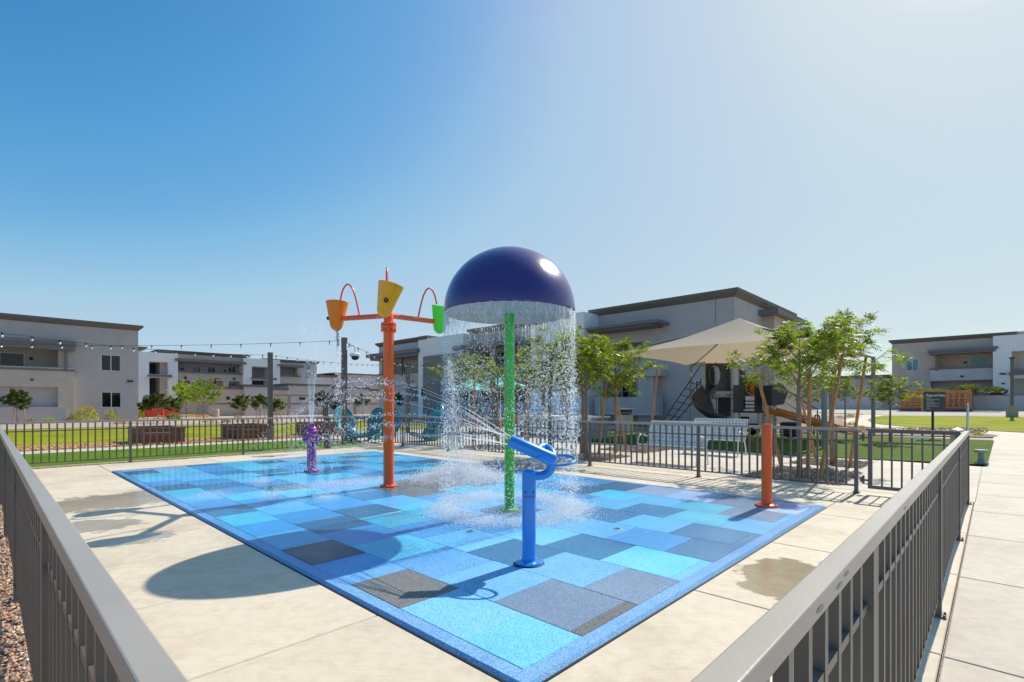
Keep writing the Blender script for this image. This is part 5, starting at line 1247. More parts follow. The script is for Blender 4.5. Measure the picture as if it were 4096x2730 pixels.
for k, x in enumerate((-1.9, -1.2, -.4, .35, 1.0)):
    q = p + Matrix.Rotation(TH-R(90), 3, 'Z') @ Vector((x, -.65, 0)); e3 = empty('bar_stool', q, TH-R(90)+random.uniform(-.3, .3))
    tag(e3, ('left end black bar stool at the grill counter', 'black bar stool in front of the left grill', 'middle black bar stool of the five at the counter', 'black bar stool left of the right grill', 'right end black bar stool, in front of the right grill')[k], 'bar stool', 'black bar stools at the grill counter')
    MB().lathe([(.19, .70), (.2, .72), (.19, .74), (0, .74)], n=16).build('seat', M['dark'], e3)
    MB().tube([Vector((.19*math.cos(t), -.18, .93+.17*math.sin(t))) for t in [2*math.pi*i/16 for i in range(16)]], .012, 6, closed=True).build('back_ring', M['dark'], e3)
    for i in range(4): a = math.pi/4+i*math.pi/2; MB().tube([(.14*math.cos(a), .14*math.sin(a), .7), (.22*math.cos(a), .22*math.sin(a), 0)], .011, 6).build('leg', M['dark'], e3)
    MB().tube([Vector((.19*math.cos(t), .19*math.sin(t), .25)) for t in [2*math.pi*i/12 for i in range(12)]], .009, 5, closed=True).build('foot_ring', M['dark'], e3)
p = G(2500, 1735); e = empty('trash_bin', p, TH-R(90)); tag(e, 'pale square litter bin with a dark opening behind the tree stakes', 'trash bin')
MB().box(-.3, .3, -.3, .3, 0, .95).build('body', M['stuc_lgrey'], e); MB().box(-.34, .34, -.34, .34, 1.22, 1.28).build('lid', M['stuc_lgrey'], e)
MB().box(-.26, .26, -.26, .26, .95, 1.22).build('opening', M['dark'], e)
# shade canopy
pts = {'nr': (10.4, 16.8), 'nl': (4.0, 22.8), 'fl': (10.5, 29.6), 'fr': (16.9, 23.6)}
cx_, cy_ = 10.45, 23.2
e = empty('shade_canopy', (cx_, cy_, 0), 0); tag(e, 'large tan four-sided fabric shade over the playground', 'shade canopy')
AP = Vector((0, 0, 5.45)); C4 = [Vector((pts[k][0]-cx_, pts[k][1]-cy_, 3.70)) for k in ('nr', 'nl', 'fl', 'fr')]
def sail(i):
    A, B = C4[i], C4[(i+1) % 4]; n = 12; mb = MB()
    for r_ in range(n+1):
        s_ = r_/n
        for k in range(n+1):
            t = k/n; ed = A.lerp(B, t)*1.0; inn = 4*t*(1-t); edge = ed*(1-.055*inn)+Vector((0, 0, .32*inn)); q = edge.lerp(AP, s_); q.z -= .22*math.sin(s_*math.pi)*(1-.4*inn); mb.v.append(tuple(q))
    for r_ in range(n):
        for k in range(n): a = r_*(n+1)+k; mb.f.append((a, a+1, a+n+2, a+n+1)); mb.mi.append(0)
    o = mb.build('fabric_panel', M['canvas'], e, smooth=True)
for i in range(4): sail(i)
m, n, l, b = M['canvas'], M['canvas'].node_tree.nodes, M['canvas'].node_tree.links, M['canvas'].node_tree.nodes['Principled BSDF']
tr = n.new('ShaderNodeBsdfTranslucent'); tr.inputs[0].default_value = (.62, .50, .34, 1); ms = n.new('ShaderNodeMixShader'); ms.inputs[0].default_value = .35; l.new(b.outputs[0], ms.inputs[1]); l.new(tr.outputs[0], ms.inputs[2]); l.new(ms.outputs[0], n['Material Output'].inputs[0])
for c in C4:
    MB().lathe([(.085, 0), (.085, 3.72), (0, 3.75)], (c.x, c.y, 0), 16).build('post', M['sage'], e, smooth='auto'); MB().lathe([(.1, 3.1), (.1, 3.35)], (c.x, c.y, 0), 14).build('winch', M['galv'], e)
    MB().tube([Vector((c.x, c.y, 3.66)), AP-Vector((0, 0, .30))], .045, 10).build('rafter', M['sage'], e)
# playground structure
pb = at(2905, 1700, 24.6); pb.z = 0
e = empty('play_structure', pb, 0); tag(e, 'slate grey play tower with a spiral slide and orange clamps under the tan shade', 'play structure')
Wp = lambda x, y, Y: at(x, y, Y)-pb
def post_(x, Y, ytop):
    q = Wp(x, ytop, Y); MB().lathe([(.075, 0), (.075, q.z), (.05, q.z+.06), (0, q.z+.08)], (q.x, q.y, 0), 14).build('post', M['galv'], e, smooth='auto')
    for zz in (q.z-.12, q.z*.62, q.z*.34, q.z*.5):
        MB().lathe([(.092, zz-.035), (.092, zz+.035)], (q.x, q.y, 0), 12).build('clamp', M['pg_orange'], e)
for x, Y, yt in ((2816, 24.4, 1453), (2863, 25.6, 1456), (2930, 24.2, 1446), (2958, 25.6, 1470), (3062, 23.4, 1500), (3085, 25, 1530), (3035, 25.4, 1500), (3100, 22.6, 1545)): post_(x, Y, yt)
def panel(name, x0, y0, x1, y1, Y, m, th=.04, hole=None):
    a, b = Wp(x0, y0, Y), Wp(x1, y1, Y); return MB().box(min(a.x, b.x), max(a.x, b.x), a.y-th/2, a.y+th/2, min(a.z, b.z), max(a.z, b.z)).build(name, m, e, bevel=.01)
# slide-exit panel with oval opening
a, b = Wp(2820, 1454, 24.45), Wp(2922, 1566, 24.45); n = 28; mb = MB(); cxx = (Wp(2858, 1500, 24.45)); 
for k in range(n):
    t = 2*math.pi*k/n; ix, iz = cxx.x+.30*math.cos(t), cxx.z-.02+.50*math.sin(t)
    s_ = 9; ox = min(max(cxx.x+s_*math.cos(t), a.x), b.x); oz = min(max(cxx.z+s_*math.sin(t), b.z), a.z); 
    mb.v.append((ix, a.y, iz)); mb.v.append((ox, a.y, oz)); mb.v.append((ix, a.y+.05, iz))
for k in range(n):
    j = (k+1) % n; mb.f += [(3*k, 3*j, 3*j+1, 3*k+1), (3*k, 3*k+2, 3*j+2, 3*j)]; mb.mi += [0, 0]
mb.build('slide_panel', M['slate_pl'], e)
MB().tube([Vector((cxx.x+.32*math.cos(t), a.y-.05, cxx.z-.02+.52*math.sin(t))) for t in [2*math.pi*i/32 for i in range(32)]], .05, 8, closed=True).build('slide_hood', M['slate_pl'], e, smooth=True)
for k in range(5): q = Wp(2833+k*8, 1500, 25.6); MB().tube([(q.x, q.y, 1.75), (q.x, q.y, 3.15)], .034, 6).build('barrier_bar', M['slate_pl'], e)
panel('wall_panel', 2872, 1590, 2926, 1668, 25.3, M['slate_pl']); panel('deck', 2868, 1577, 2925, 1587, 25.0, M['galv'], .9); panel('wall_panel', 2936, 1541, 2973, 1652, 24.0, M['slate_pl'], .06); panel('wall_panel', 2958, 1480, 2981, 1640, 24.8, M['slate_pl'], .06)
panel('wall_panel', 2981, 1505, 3034, 1586, 25.5, M['slate_pl'], .05); panel('wall_panel', 3018, 1540, 3048, 1652, 23.6, M['slate_pl'], .06); panel('deck', 2962, 1645, 3050, 1652, 24.0, M['slate_pl'], 1.0)
for y in (1603, 1617, 1631): panel('step', 2982, y, 3040, y+5, 24.6, M['slate_pl'], .25)
panel('wall_panel', 2838, 1468, 2860, 1562, 25.8, M['slate_pl'])  # added dark backing, darkens the view through the oval opening
# orange wheel
w_ = Wp(3012, 1552, 25.3); MB().tube([w_+Vector((.36*math.cos(t), 0, .36*math.sin(t))) for t in [2*math.pi*i/28 for i in range(28)]], .035, 8, closed=True).build('play_wheel', M['pg_orange'], e, smooth=True)
mb = MB()
for k in range(10): t = 2*math.pi*k/10; mb.tube([w_, w_+Vector((.35*math.cos(t+.35), 0, .35*math.sin(t+.35)))], [.05, .022], 6)
mb.build('wheel_spokes', M['pg_orange'], e)
# spiral slide: trough swept along a curve
ctr = [Wp(2860, 1545, 24.3), Wp(2828, 1570, 23.9), Wp(2800, 1600, 23.5), Wp(2812, 1640, 23.0), Wp(2850, 1668, 22.7), Wp(2905, 1692, 22.6), Wp(2945, 1715, 22.7)]
ctr = smooth(ctr, 2); mb = MB(); n = 11
for i, c in enumerate(ctr):
    t = (ctr[min(i+1, len(ctr)-1)]-ctr[max(i-1, 0)]).normalized(); sd_ = t.cross(Vector((0, 0, 1))).normalized(); upv = sd_.cross(t)
    for k in range(n): a_ = math.pi*(k/(n-1)); mb.v.append(tuple(c+sd_*.42*math.cos(a_)-upv*.36*math.sin(a_)+upv*.2))
for i in range(len(ctr)-1):
    for k in range(n-1): a_ = i*n+k; mb.f.append((a_, a_+1, a_+n+1, a_+n)); mb.mi.append(0)
o = mb.build('spiral_slide', M['slate_pl'], e, smooth=True); md = o.modifiers.new('s', 'SOLIDIFY'); md.thickness = .05
# net climber
tops = [Wp(2806, 1458, 24.2), Wp(2808, 1515, 24.2), Wp(2778, 1600, 24.0)]; bots = [Wp(2650, 1686, 22.6), Wp(2677, 1690, 22.8), Wp(2700, 1690, 23.2)]
for t_, b_2 in zip(tops, bots): MB().tube([t_, b_2], .022, 6).build('climbing_rope', M['black'], e)
for k in range(1, 9):
    f_ = 1-k/9
    p0 = bots[0].lerp(tops[0], f_); 
    z = p0.z
    def onrope(i):
        t_, b_2 = tops[i], bots[i]; u2 = (z-b_2.z)/(t_.z-b_2.z); return b_2.lerp(t_, u2) if u2 <= 1 else None
    p1, p2 = onrope(1), onrope(2)
    if p1: MB().tube([p0, p1+Vector((0, 0, -.10))], .016, 5).build('climbing_rope', M['black'], e)
    if p1 and p2: MB().tube([p1+Vector((0, 0, -.1)), p2+Vector((0, 0, -.18))], .016, 5).build('climbing_rope', M['black'], e)
# hood, handrails, orange slide
hq = Wp(3098, 1535, 22.9); hb = MB(); hb.add([(hq.x-.33, hq.y-.4, hq.z-1.0), (hq.x-.33, hq.y-.4, hq.z-.1), (hq.x+.1, hq.y-.4, hq.z), (hq.x+.42, hq.y-.4, hq.z-.35), (hq.x+.2, hq.y-.4, hq.z-.95),
                                                (hq.x-.33, hq.y+.4, hq.z-1.0), (hq.x-.33, hq.y+.4, hq.z-.1), (hq.x+.1, hq.y+.4, hq.z), (hq.x+.42, hq.y+.4, hq.z-.35), (hq.x+.2, hq.y+.4, hq.z-.95)], [(1, 2, 7, 6), (2, 3, 8, 7), (0, 1, 6, 5), (3, 4, 9, 8), (0, 1, 2, 3, 4), (5, 6, 7, 8, 9)])
hb.build('slide_canopy', M['slate_pl'], e)
s0, s1, s2, s3 = Wp(3080, 1650, 22.6), Wp(3300, 1712, 20.2), Wp(3350, 1728, 19.8), Wp(3405, 1733, 19.4)
ctr = smooth([s0, s0.lerp(s1, .5), s1, s2, s3], 2); mb = MB(); n = 7; W2 = .30
shp = [(-1, .22), (-.92, .05), (-.8, 0), (0, -.01), (.8, 0), (.92, .05), (1, .22)]
for i, c in enumerate(ctr):
    t = (ctr[min(i+1, len(ctr)-1)]-ctr[max(i-1, 0)]).normalized(); sd_ = t.cross(Vector((0, 0, 1))).normalized(); upv = sd_.cross(t)
    for (a_, h_) in shp: mb.v.append(tuple(c+sd_*W2*a_+upv*h_))
for i in range(len(ctr)-1):
    for k in range(n-1): a_ = i*n+k; mb.f.append((a_, a_+1, a_+n+1, a_+n)); mb.mi.append(0)
o = mb.build('straight_slide', M['pg_orange'], e); md = o.modifiers.new('s', 'SOLIDIFY'); md.thickness = .045; md.offset = 0
q = ctr[-4]; MB().tube([(q.x, q.y, 0), (q.x, q.y, q.z)], .035, 10).build('slide_leg', M['pg_orange'], e)
for dy in (0, .5):
    a_, b_2 = Wp(3110, 1540, 25+dy), Wp(3270, 1640, 22.5+dy); MB().tube([a_, b_2], .022, 8).build('handrail', M['dark'], e); MB().tube([a_+Vector((0, 0, -.6)), b_2+Vector((0, 0, -.6))], .018, 8).build('handrail', M['dark'], e)
    MB().tube([b_2, Vector((b_2.x, b_2.y, 0))], .022, 8).build('handrail_post', M['dark'], e); mm_ = a_.lerp(b_2, .55); MB().tube([mm_, Vector((mm_.x, mm_.y, 0))], .022, 8).build('handrail_post', M['dark'], e)
# play drums
for (x, y, Y, rr, lb) in ((2979, 1672, 21.5, .19, 'highest black bowl-shaped play drum near the slate tower'), (3008, 1700, 20.5, .24, 'middle black play drum on an orange foot behind the woven bench'), (3012, 1722, 19.5, .26, 'lowest black play drum just left of the red-orange post')):
    p = at(x, y, Y); z = p.z; p.z = 0; e2 = empty('play_drum', p, 0); tag(e2, lb, 'play drum', 'black play drums in front of the play tower')
    MB().lathe([(.06, z-.18), (rr*.9, z-.02), (rr, z+.03), (rr*.95, z+.05), (0, z+.04)], n=20).build('bowl', M['black'], e2, smooth='auto')
    MB().lathe([(.05, 0), (.05, z-.17)], n=10).build('stem', M['pg_orange'], e2)
p = G(3160, 1762); e2 = empty('play_box', p, TH); tag(e2, 'black perforated box on the playground turf behind the young trees', 'play box')
MB().box(-.35, .35, -.3, .3, .15, .75).build('body', M['black'], e2, bevel=.06); MB().lathe([(.1, 0), (.1, .16)], n=10).build('foot', M['galv'], e2)
# pipe loop, sign, posts on the right
p = at(3268, 1700, 23.8); p.z = 0; e2 = empty('bike_loop', p, R(20)); tag(e2, 'dark bent pipe loop standing in the gravel behind the orange slide', 'bike rack')
MB().tube(smooth([Vector((-.2, 0, 0)), Vector((-.2, 0, .85)), Vector((0, 0, 1.05)), Vector((.2, 0, .85)), Vector((.2, 0, 0))]), .03, 10).build('pipe', M['dark'], e2, smooth=True)
p = at(3735, 1735, 21.5); p.z = 0
e2 = empty('playground_sign', p, R(2)); tag(e2, 'dark playground safety sign with a yellow left edge on a single post', 'sign')
SX0, SX1 = (3689-3735)*21.5/F, (3782-3735)*21.5/F; SZ0, SZ1 = CAMH+(HZ-1646)*21.5/F, CAMH+(HZ-1568)*21.5/F
MB().box(SX0, SX1, -.02, .02, SZ0, SZ1).build('panel', M['sign'], e2); MB().box(SX0-.035, SX0, -.025, .025, SZ0-.02, SZ1+.02).build('yellow_edge', M['signy'], e2)
MB().box(-.035, .035, .021, .08, 0, SZ1-.1).build('post', M['dark'], e2)
def text(s, size, loc, parent, m, rot=(R(90), 0, 0), al='LEFT', name='lettering', bold=0.0):
    c = bpy.data.curves.new(name, 'FONT'); c.body = s; c.size = size; c.align_x = al; c.extrude = .001; c.offset = bold; c.resolution_u = 2
    o = bpy.data.objects.new(name, c); COL.objects.link(o)
    dg = bpy.context.evaluated_depsgraph_get(); me = bpy.data.meshes.new_from_object(o.evaluated_get(dg)); bpy.data.objects.remove(o)
    me.materials.clear(); me.materials.append(m); t = bpy.data.objects.new(name, me); COL.objects.link(t); t.parent = parent; t.location = loc; t.rotation_euler = rot; return t
text('Playground Safety', .118, (SX0+.13, -.022, SZ1-.19), e2, M['print'], bold=.0025)
mb = MB()
for i, (w1_, ind) in enumerate(((.22, 0), (.56, 0), (.30, .03), (.36, 0), (.58, 0), (.40, 0), (.55, 0), (.10, .03), (.20, 0))):
    z = SZ1-.28-i*.058
    x = SX0+.14+ind
    while x < SX0+.14+ind+w1_: l_ = random.uniform(.03, .07); mb.box(x, min(x+l_, SX0+.14+ind+w1_), -.0225, -.0205, z, z+.014); x += l_+.012
mb.build('small_print', M['print'], e2)
text('s', .05, Vector((math.cos(arms[2][1]), math.sin(arms[2][1]), 0))*.2085+Vector((0, 0, -.012)), BK[2], M['print'], rot=(R(90), 0, arms[2][1]+R(90)), al='CENTER', name='cap_emblem')
p = at(3871, 1745, 17.5); p.z = 0; e2 = empty('metal_post', p, 0); tag(e2, 'slim shiny metal post behind the far end of the right fence', 'post')
MB().lathe([(.035, 0), (.035, CAMH+(HZ-1619)*17.5/F), (.02, CAMH+(HZ-1615)*17.5/F), (0, CAMH+(HZ-1614)*17.5/F)], n=16).build('tube', M['steel'], e2, smooth='auto')
# lamp posts on concrete bases (right)
p = G(4048, 1667); e2 = empty('lamp_post', p, TH); tag(e2, 'tall dark lamp post on a square concrete base at the right edge', 'lamp post')
k_ = p.y/F
MB().box(-.42, .42, -.42, .42, -.2, 44*k_).build('concrete_base', M['block'], e2); MB().box(-.12, .12, -.12, .12, 44*k_, 232*k_).build('shaft', M['fence'], e2); MB().box(-.35, .35, -.2, .2, 232*k_, 236*k_).build('lamp_head', M['dark'], e2)
p = G(3902, 1626); e2 = empty('lamp_post', p, TH); tag(e2, 'dark lamp post behind the orange container', 'lamp post'); MB().box(-.1, .1, -.1, .1, -1, 155*p.y/F).build('shaft', M['fence'], e2)
# orange roll-off container
ac = 73.0; c_r = PA(3884, 1600, ac)[0]; c_l = PA(3600, 1600, ac)[0]; p = PF(ac, c_r); zg = TZ(p.x, p.y); p.z = zg
kk = p.y/F; HT = 84*kk
e2 = empty('waste_container', p, TH); tag(e2, 'rusty orange open-top waste container heaped with cut branches', 'container')
Lc = c_l-c_r; nB = 13
MB().box(.1, 2.4, 0, Lc, .25, HT-.1).build('body', M['rust'], e2)
MB().box(.02, 2.48, -.06, Lc+.06, HT-.16, HT).build('top_rail', M['rust'], e2); MB().box(0, 2.5, -.05, Lc+.05, .12, .3).build('bottom_rail', M['rustd'], e2)
for i in range(nB+1): MB().box(0, .1, Lc*i/nB-.05, Lc*i/nB+.05, .3, HT-.16).build('rib', M['rust'], e2)
mb = MB()
for j in range(1, 6):
    z = .3+(HT-.46)*j/6
    for i in range(nB): mb.box(.085, .1, Lc*(i+.15)/nB, Lc*(i+.85)/nB, z, z+.05)
mb.mat(M['printd']) if False else None
mb.build('panel_lines', M['printd'], e2)
for i in range(8): MB().box(.15+i*.29, .27+i*.29, -.1, 0, .3, HT-.16).build('end_rib', M['rustd'], e2)
MB().box(.1, 2.4, -.02, .02, .25, HT-.1).build('end_panel', M['rustd'], e2)
for rr_, row in enumerate(('135', 'GER', 'ERS')):
    for cc_, ch in enumerate(row):
        i = 3-cc_; text(ch, .48, (.07, Lc*(i+.5)/nB, HT-.16-(HT-.46)*(1.95+1.68*rr_)/6), e2, M['printd'], rot=(R(90), 0, R(-90)), al='CENTER')
# red barrier and pale litter drum at far left
p = G(620, 1668); e2 = empty('traffic_barrier', p, TH+R(-30)); tag(e2, 'red plastic barrier beside the grey building corner', 'barrier')
for i in range(3): MB().box(-2.4+i*1.6, -.85+i*1.6, -.25, .25, 0, .25).build('foot', M['redb'], e2); MB().box(-2.4+i*1.6, -.85+i*1.6, -.1, .1, .25, 1.0).build('panel', M['redb'], e2)
p = G(862, 1668); e2 = empty('concrete_bin', p, 0); tag(e2, 'pale round concrete base of the thin lamp post on the left', 'lamp base')
MB().lathe([(.38, 0), (.40, .05), (.40, .85), (.34, .9), (0, .9)], n=20).build('drum', M['curb'], e2, smooth='auto'); 
p = G(861, 1662); e2 = empty('lamp_post', p, TH); tag(e2, 'thin dark lamp post in front of the beige garage', 'lamp post'); MB().box(-.07, .07, -.07, .07, 0, 4.9).build('shaft', M['dark'], e2); MB().box(-.07, .6, -.08, .08, 4.85, 4.95).build('lamp_head', M['dark'], e2)
p = G(899, 1662); e2 = empty('marker_post', p, TH); tag(e2, 'short dark post right of the thin lamp post', 'post'); MB().box(-.08, .08, -.08, .08, 0, 2.2).build('shaft', M['dark'], e2)
# green stool-like spigot cover right, rock
p = G(3925, 1858); e2 = empty('stone_seat', p, 0); tag(e2, 'green pedestal drinking fountain seat just outside the right fence corner', 'pedestal')
MB().lathe([(.14, 0), (.14, .05), (.08, .10), (.06, .15), (.06, .27), (.135, .30), (.145, .34), (.13, .36), (0, .36)], n=24).build('pedestal', M['sage'], e2, smooth='auto')
p = G(3830, 1880); e2 = empty('drinking_fountain', p, TH); tag(e2, 'grey drinking fountain bowl seen above the right fence rail', 'fountain')
MB().box(-.1, .1, -.12, .12, 0, .80).build('pedestal', M['sage'], e2); MB().box(-.34, .16, -.16, .16, .80, .86).build('bowl', M['steel'], e2); mb = MB(); mb.lathe([(.12, .86), (.12, .92), (0, .96)], n=16); mb.build('spout_cover', M['steel'], e2, smooth='auto')
p = G(3312, 1898); e2 = empty('rock', p, 1); tag(e2, 'rounded tan boulder among the gravel in the nearest tree pit', 'rock')
mb = MB(); mb.lathe([(0, -.05), (.17, .02), (.19, .10), (.13, .19), (.05, .23), (0, .235)], n=12, M=Matrix(((1.2, .1, 0), (0, .85, 0), (.1, 0, .8)))); mb.build('stone', M['beam'], e2, smooth=True)
# ---------------- vegetation ----------------
def stake(p, q, label, rad=.035):
    e = empty('tree_stake', (p.x, p.y, 0), 0); tag(e, label, 'stake', 'lodgepole stakes holding the young trees')
    L = q-Vector((p.x, p.y, 0)); mb = MB(); mb.tube([(0, 0, -.05), tuple(L*.3+Vector((.01, 0, 0))), tuple(L*.7), tuple(L)], [rad*1.1, rad, rad*.95, rad*.9], 10); mb.build('stake', M['stake'], e, smooth='auto'); return e
def compound(lv, lf, p, d, L, r, pairs=4, w_=.32):
    """a pinnate leaf: pairs of narrow leaflets along a drooping stalk"""
    d = d.normalized(); side = d.cross(Vector((0, 0, 1)))
    if side.length < .1: side = Vector((1, 0, 0))
    side.normalize(); up = side.cross(d)
    side = (side*math.cos(r)+up*math.sin(r)); up = side.cross(d)
    for i in range(pairs+1):
        t = .25+.75*i/pairs; c = p+d*L*t+Vector((0, 0, -L*.30*t*t))
        for s_ in ((-1, 1) if i < pairs else (0,)):
            ll = L*(.46-.10*abs(t-.6)); dr = (side*s_*.95+d*(.45 if s_ else 1)+Vector((0, 0, -.30))).normalized(); sp = dr.cross(up).normalized()*ll*w_*.5
            b = len(lv); lv += [tuple(c), tuple(c+dr*ll*.5+sp), tuple(c+dr*ll), tuple(c+dr*ll*.5-sp)]; lf.append((b, b+1, b+2, b+3))
def make_tree(seed, H, fork, spread, leaf='ash', nb=9, LL=.17, tr=.05, dens=1.0, skew=(0, 0), up=.75, sub=7):
    r = random.Random(seed); wood = MB(); lv, lf = [], []
    top = Vector((skew[0], skew[1], H*.86)); f0 = Vector((skew[0]*.3+r.uniform(-.03, .03), skew[1]*.3+r.uniform(-.03, .03), fork))
    wood.tube([(0, 0, -.05), (f0.x*.4+.015, f0.y*.4, fork*.5), tuple(f0), tuple(f0.lerp(top, .5)+Vector((r.uniform(-.06, .06), r.uniform(-.06, .06), 0))), tuple(top)], [tr*1.15, tr, tr*.85, tr*.5, tr*.12], 8)
    for i in range(nb):
        t = (i+.3)/nb; base = f0.lerp(top, t*.85); a = i*2.4+r.uniform(-.5, .5)
        ln = spread*(1-.62*t)*r.uniform(.7, 1.15)+.15; el = R(r.uniform(28, 58))+t*.3
        dv = Vector((math.cos(a)*math.cos(el), math.sin(a)*math.cos(el), math.sin(el)*up)); end = base+dv*ln*1.25; mid = base+dv*ln*.55+Vector((0, 0, -.05*ln))
        wood.tube([tuple(base), tuple(mid), tuple(end)], [tr*.42*(1-.5*t), tr*.26, tr*.08], 5)
        for k in range(sub):
            s_ = .30+.70*(k+r.random())/sub; q = (base.lerp(mid, s_*2) if s_ < .5 else mid.lerp(end, s_*2-1)); a2 = a+r.uniform(-1.5, 1.5); e2_ = r.uniform(-.3, .95)
            d2 = Vector((math.cos(a2)*math.cos(e2_), math.sin(a2)*math.cos(e2_), math.sin(e2_))); l2 = ln*r.uniform(.22, .46); q2_ = q+d2*l2
            wood.tube([tuple(q), tuple(q2_)], [tr*.10, tr*.04], 3, cap=False)
            m_ = int(r.uniform(6, 11)*dens)
            for j in range(m_):
                u2 = r.random(); pp = q.lerp(q2_, u2*.5+.5) if r.random() < .7 else q.lerp(q2_, u2)
                a3 = r.uniform(0, 6.28); e3 = r.uniform(-.5, .8); dd = Vector((math.cos(a3)*math.cos(e3), math.sin(a3)*math.cos(e3), math.sin(e3)))+d2*.5
                if leaf == 'ash': compound(lv, lf, pp, dd, LL*r.uniform(.7, 1.15), r.uniform(-.9, .9))
                else:
                    for z_ in range(2):
                        dd2 = (dd+Vector((r.uniform(-.5, .5), r.uniform(-.5, .5), r.uniform(-.4, .4)))).normalized(); c = pp+Vector((r.uniform(-.06, .06), r.uniform(-.06, .06), r.uniform(-.06, .06)))*(LL/.1)
                        sp = dd2.orthogonal().normalized()*LL*.32; b = len(lv); lv += [tuple(c), tuple(c+dd2*LL*.4+sp), tuple(c+dd2*LL), tuple(c+dd2*LL*.4-sp)]; lf.append((b, b+1, b+2, b+3))
    tm = bpy.data.meshes.new('trunk'); tm.from_pydata(wood.v, [], wood.f); tm.materials.append(M['bark']); tm.polygons.foreach_set('use_smooth', [True]*len(wood.f))
    cm = bpy.data.meshes.new('crown'); cm.from_pydata(lv, [], lf); cm.materials.append(M[leaf]); return tm, cm
def put_tree(ms, p, rz, label, s=1.0, group='young staked trees', nm='young_tree'):
    e = empty(nm, p, rz); e.scale = (s, s, s); tag(e, label, 'tree', group); inst(ms[0], 'trunk', e); o = inst(ms[1], 'crown', e); o['kind'] = 'stuff'; return e
ASH = [make_tree(21, 3.5, 1.65, 1.25, dens=1.7, nb=12), make_tree(22, 3.5, 1.5, 1.2, dens=1.7, nb=12), make_tree(23, 3.4, 1.45, 1.15, nb=11, dens=1.7), make_tree(24, 4.4, 1.6, .9, nb=15, dens=1.4), make_tree(25, 3.3, 1.7, .95, nb=9, dens=1.0), make_tree(26, 3.4, 1.8, .85, nb=9, dens=.95)]
def gz(x, y): p = G(x, y); return p
# near right pit
T_ = [(3198, 1918, 0, .93, R(20), 'young tree in the nearest pit, first to the right of the red-orange post'),
      (3332, 1862, 1, 1.14, R(200), 'tallest young tree on the right, standing in the rear pit'),
      (2345, 1838, 0, .98, R(120), 'young tree just right of the blue cannon with its crown beside the dome water'),
      (2462, 1812, 1, 1.10, R(300), 'young tree left of the tan shade, in the middle of three close crowns'),
      (2200, 1832, 2, 1.12, R(60), 'young tree seen through the right side of the falling water')]
for (x, y, i, s, rz, lb) in T_: put_tree(ASH[i], G(x, y), rz, lb, s)
put_tree(ASH[3], at(2330, 1790, 15.2)*Vector((1, 1, 0)), R(10), 'thin tall young tree whose narrow top rises right of the dome', .98)
for (x, Y, i, s, rz, lb) in ((1835, 19.5, 4, 1.12, R(30), 'young tree behind the bucket water column on the left of the dome'), (1895, 20.5, 5, 1.0, R(220), 'young tree in front of the left turquoise umbrella'),
                             (1990, 19.0, 5, 1.0, R(100), 'young tree just left of the green pole'), (2110, 19.5, 4, 1.02, R(10), 'young tree just right of the green pole in the water'), (3560, 19.5, 1, .80, R(77), 'young tree at the left of the playground sign'),
                             (3245, 27, 2, .95, R(140), 'small tree in the gravel bed beyond the playground'), (3380, 30, 0, .9, R(240), 'dark bushy tree beyond the shade on the right')):
    p = at(x, 1700, Y); p.z = 0; put_tree(ASH[i], p, rz, lb, s)
def st(x0, y0, x1, y1, dY, lb, rad=.035):
    p = G(x0, y0); q = at(x1, y1, p.y+dY); stake(p, q, lb, rad)
st(3130, 1880, 3010, 1430, .25, 'leaning stake on the left of the nearest right-hand tree'); st(3230, 1920, 3240, 1480, .0, 'upright stake beside the nearest right-hand tree')
st(3276, 1920, 3378, 1385, .3, 'stake leaning right, tallest one in the nearest pit'); st(3265, 1838, 3190, 1540, .2, 'stake leaning left between the two right-hand trees'); st(3398, 1866, 3464, 1430, .2, 'darker stake leaning right in the rear pit')
st(2392, 1820, 2436, 1440, .2, 'long stake leaning right, left of the middle tree'); st(2505, 1808, 2450, 1500, .3, 'stake leaning left in front of the middle tree'); st(2594, 1802, 2632, 1466, .2, 'stake right of the middle tree, standing alone')
st(2296, 1852, 2250, 1560, .2, 'dark wet stake at the right edge of the falling water'); st(2100, 1790, 2112, 1505, .3, 'stake just right of the green pole'); st(1890, 1790, 1902, 1478, .3, 'stake in front of the left umbrella'); st(2024, 1790, 2016, 1518, .2, 'stake just left of the green pole')
st(1812, 1780, 1806, 1500, .2, 'stake behind the bucket water column')
for (x, y, Y) in ((3020, 1671, 9.9), (2440, 1655, 13.5)):
    p = at(x, y, Y); q = p+Vector((1.35, .15, .0)); o_ = empty('tie_wire', p, 0); tag(o_, 'thin tie wire strung between stakes of the '+('right' if x > 2800 else 'middle')+' trees', 'wire', 'tie wires of the young trees')
    MB().tube([(0, 0, 0), (.45, .05, .02), (.9, .1, -.02), (1.35, .15, .0)], .005, 5).build('wire', M['wire'], o_)
# small trees and shrubs on the left
OAK = [make_tree(31, 2.7, 1.0, .88, leaf='olive', LL=.13, tr=.04, nb=13, sub=8, dens=2.4, up=.8), make_tree(37, 2.8, .95, .92, leaf='olive', LL=.13, tr=.04, nb=12, sub=8, dens=2.4, up=.85)]
PALO = [make_tree(33, 3.2, .5, 1.7, leaf='palo', LL=.13, tr=.05, nb=17, sub=8, dens=2.0, up=1.2)]
def lt(x, y, H_px, ms, lb, rz=0, st_=True, base=2.9, nm='young_tree', grp='small staked trees on the left'):
    p = G(x, y); s = H_px*p.y/F/base; put_tree(ms, p, rz, lb, s, grp, nm)
    if st_:
        for sx in (-1, 1):
            q = p+Vector((sx*.5*s, .1, 0)); stake(q, p+Vector((sx*.28*s, .1, 1.65*s)), ('left' if sx < 0 else 'right')+' thin stake of the '+' '.join(lb.split()[:11]), .03)
lt(70, 1697, 155, OAK[0], 'round small tree in front of the left building balcony', .3)
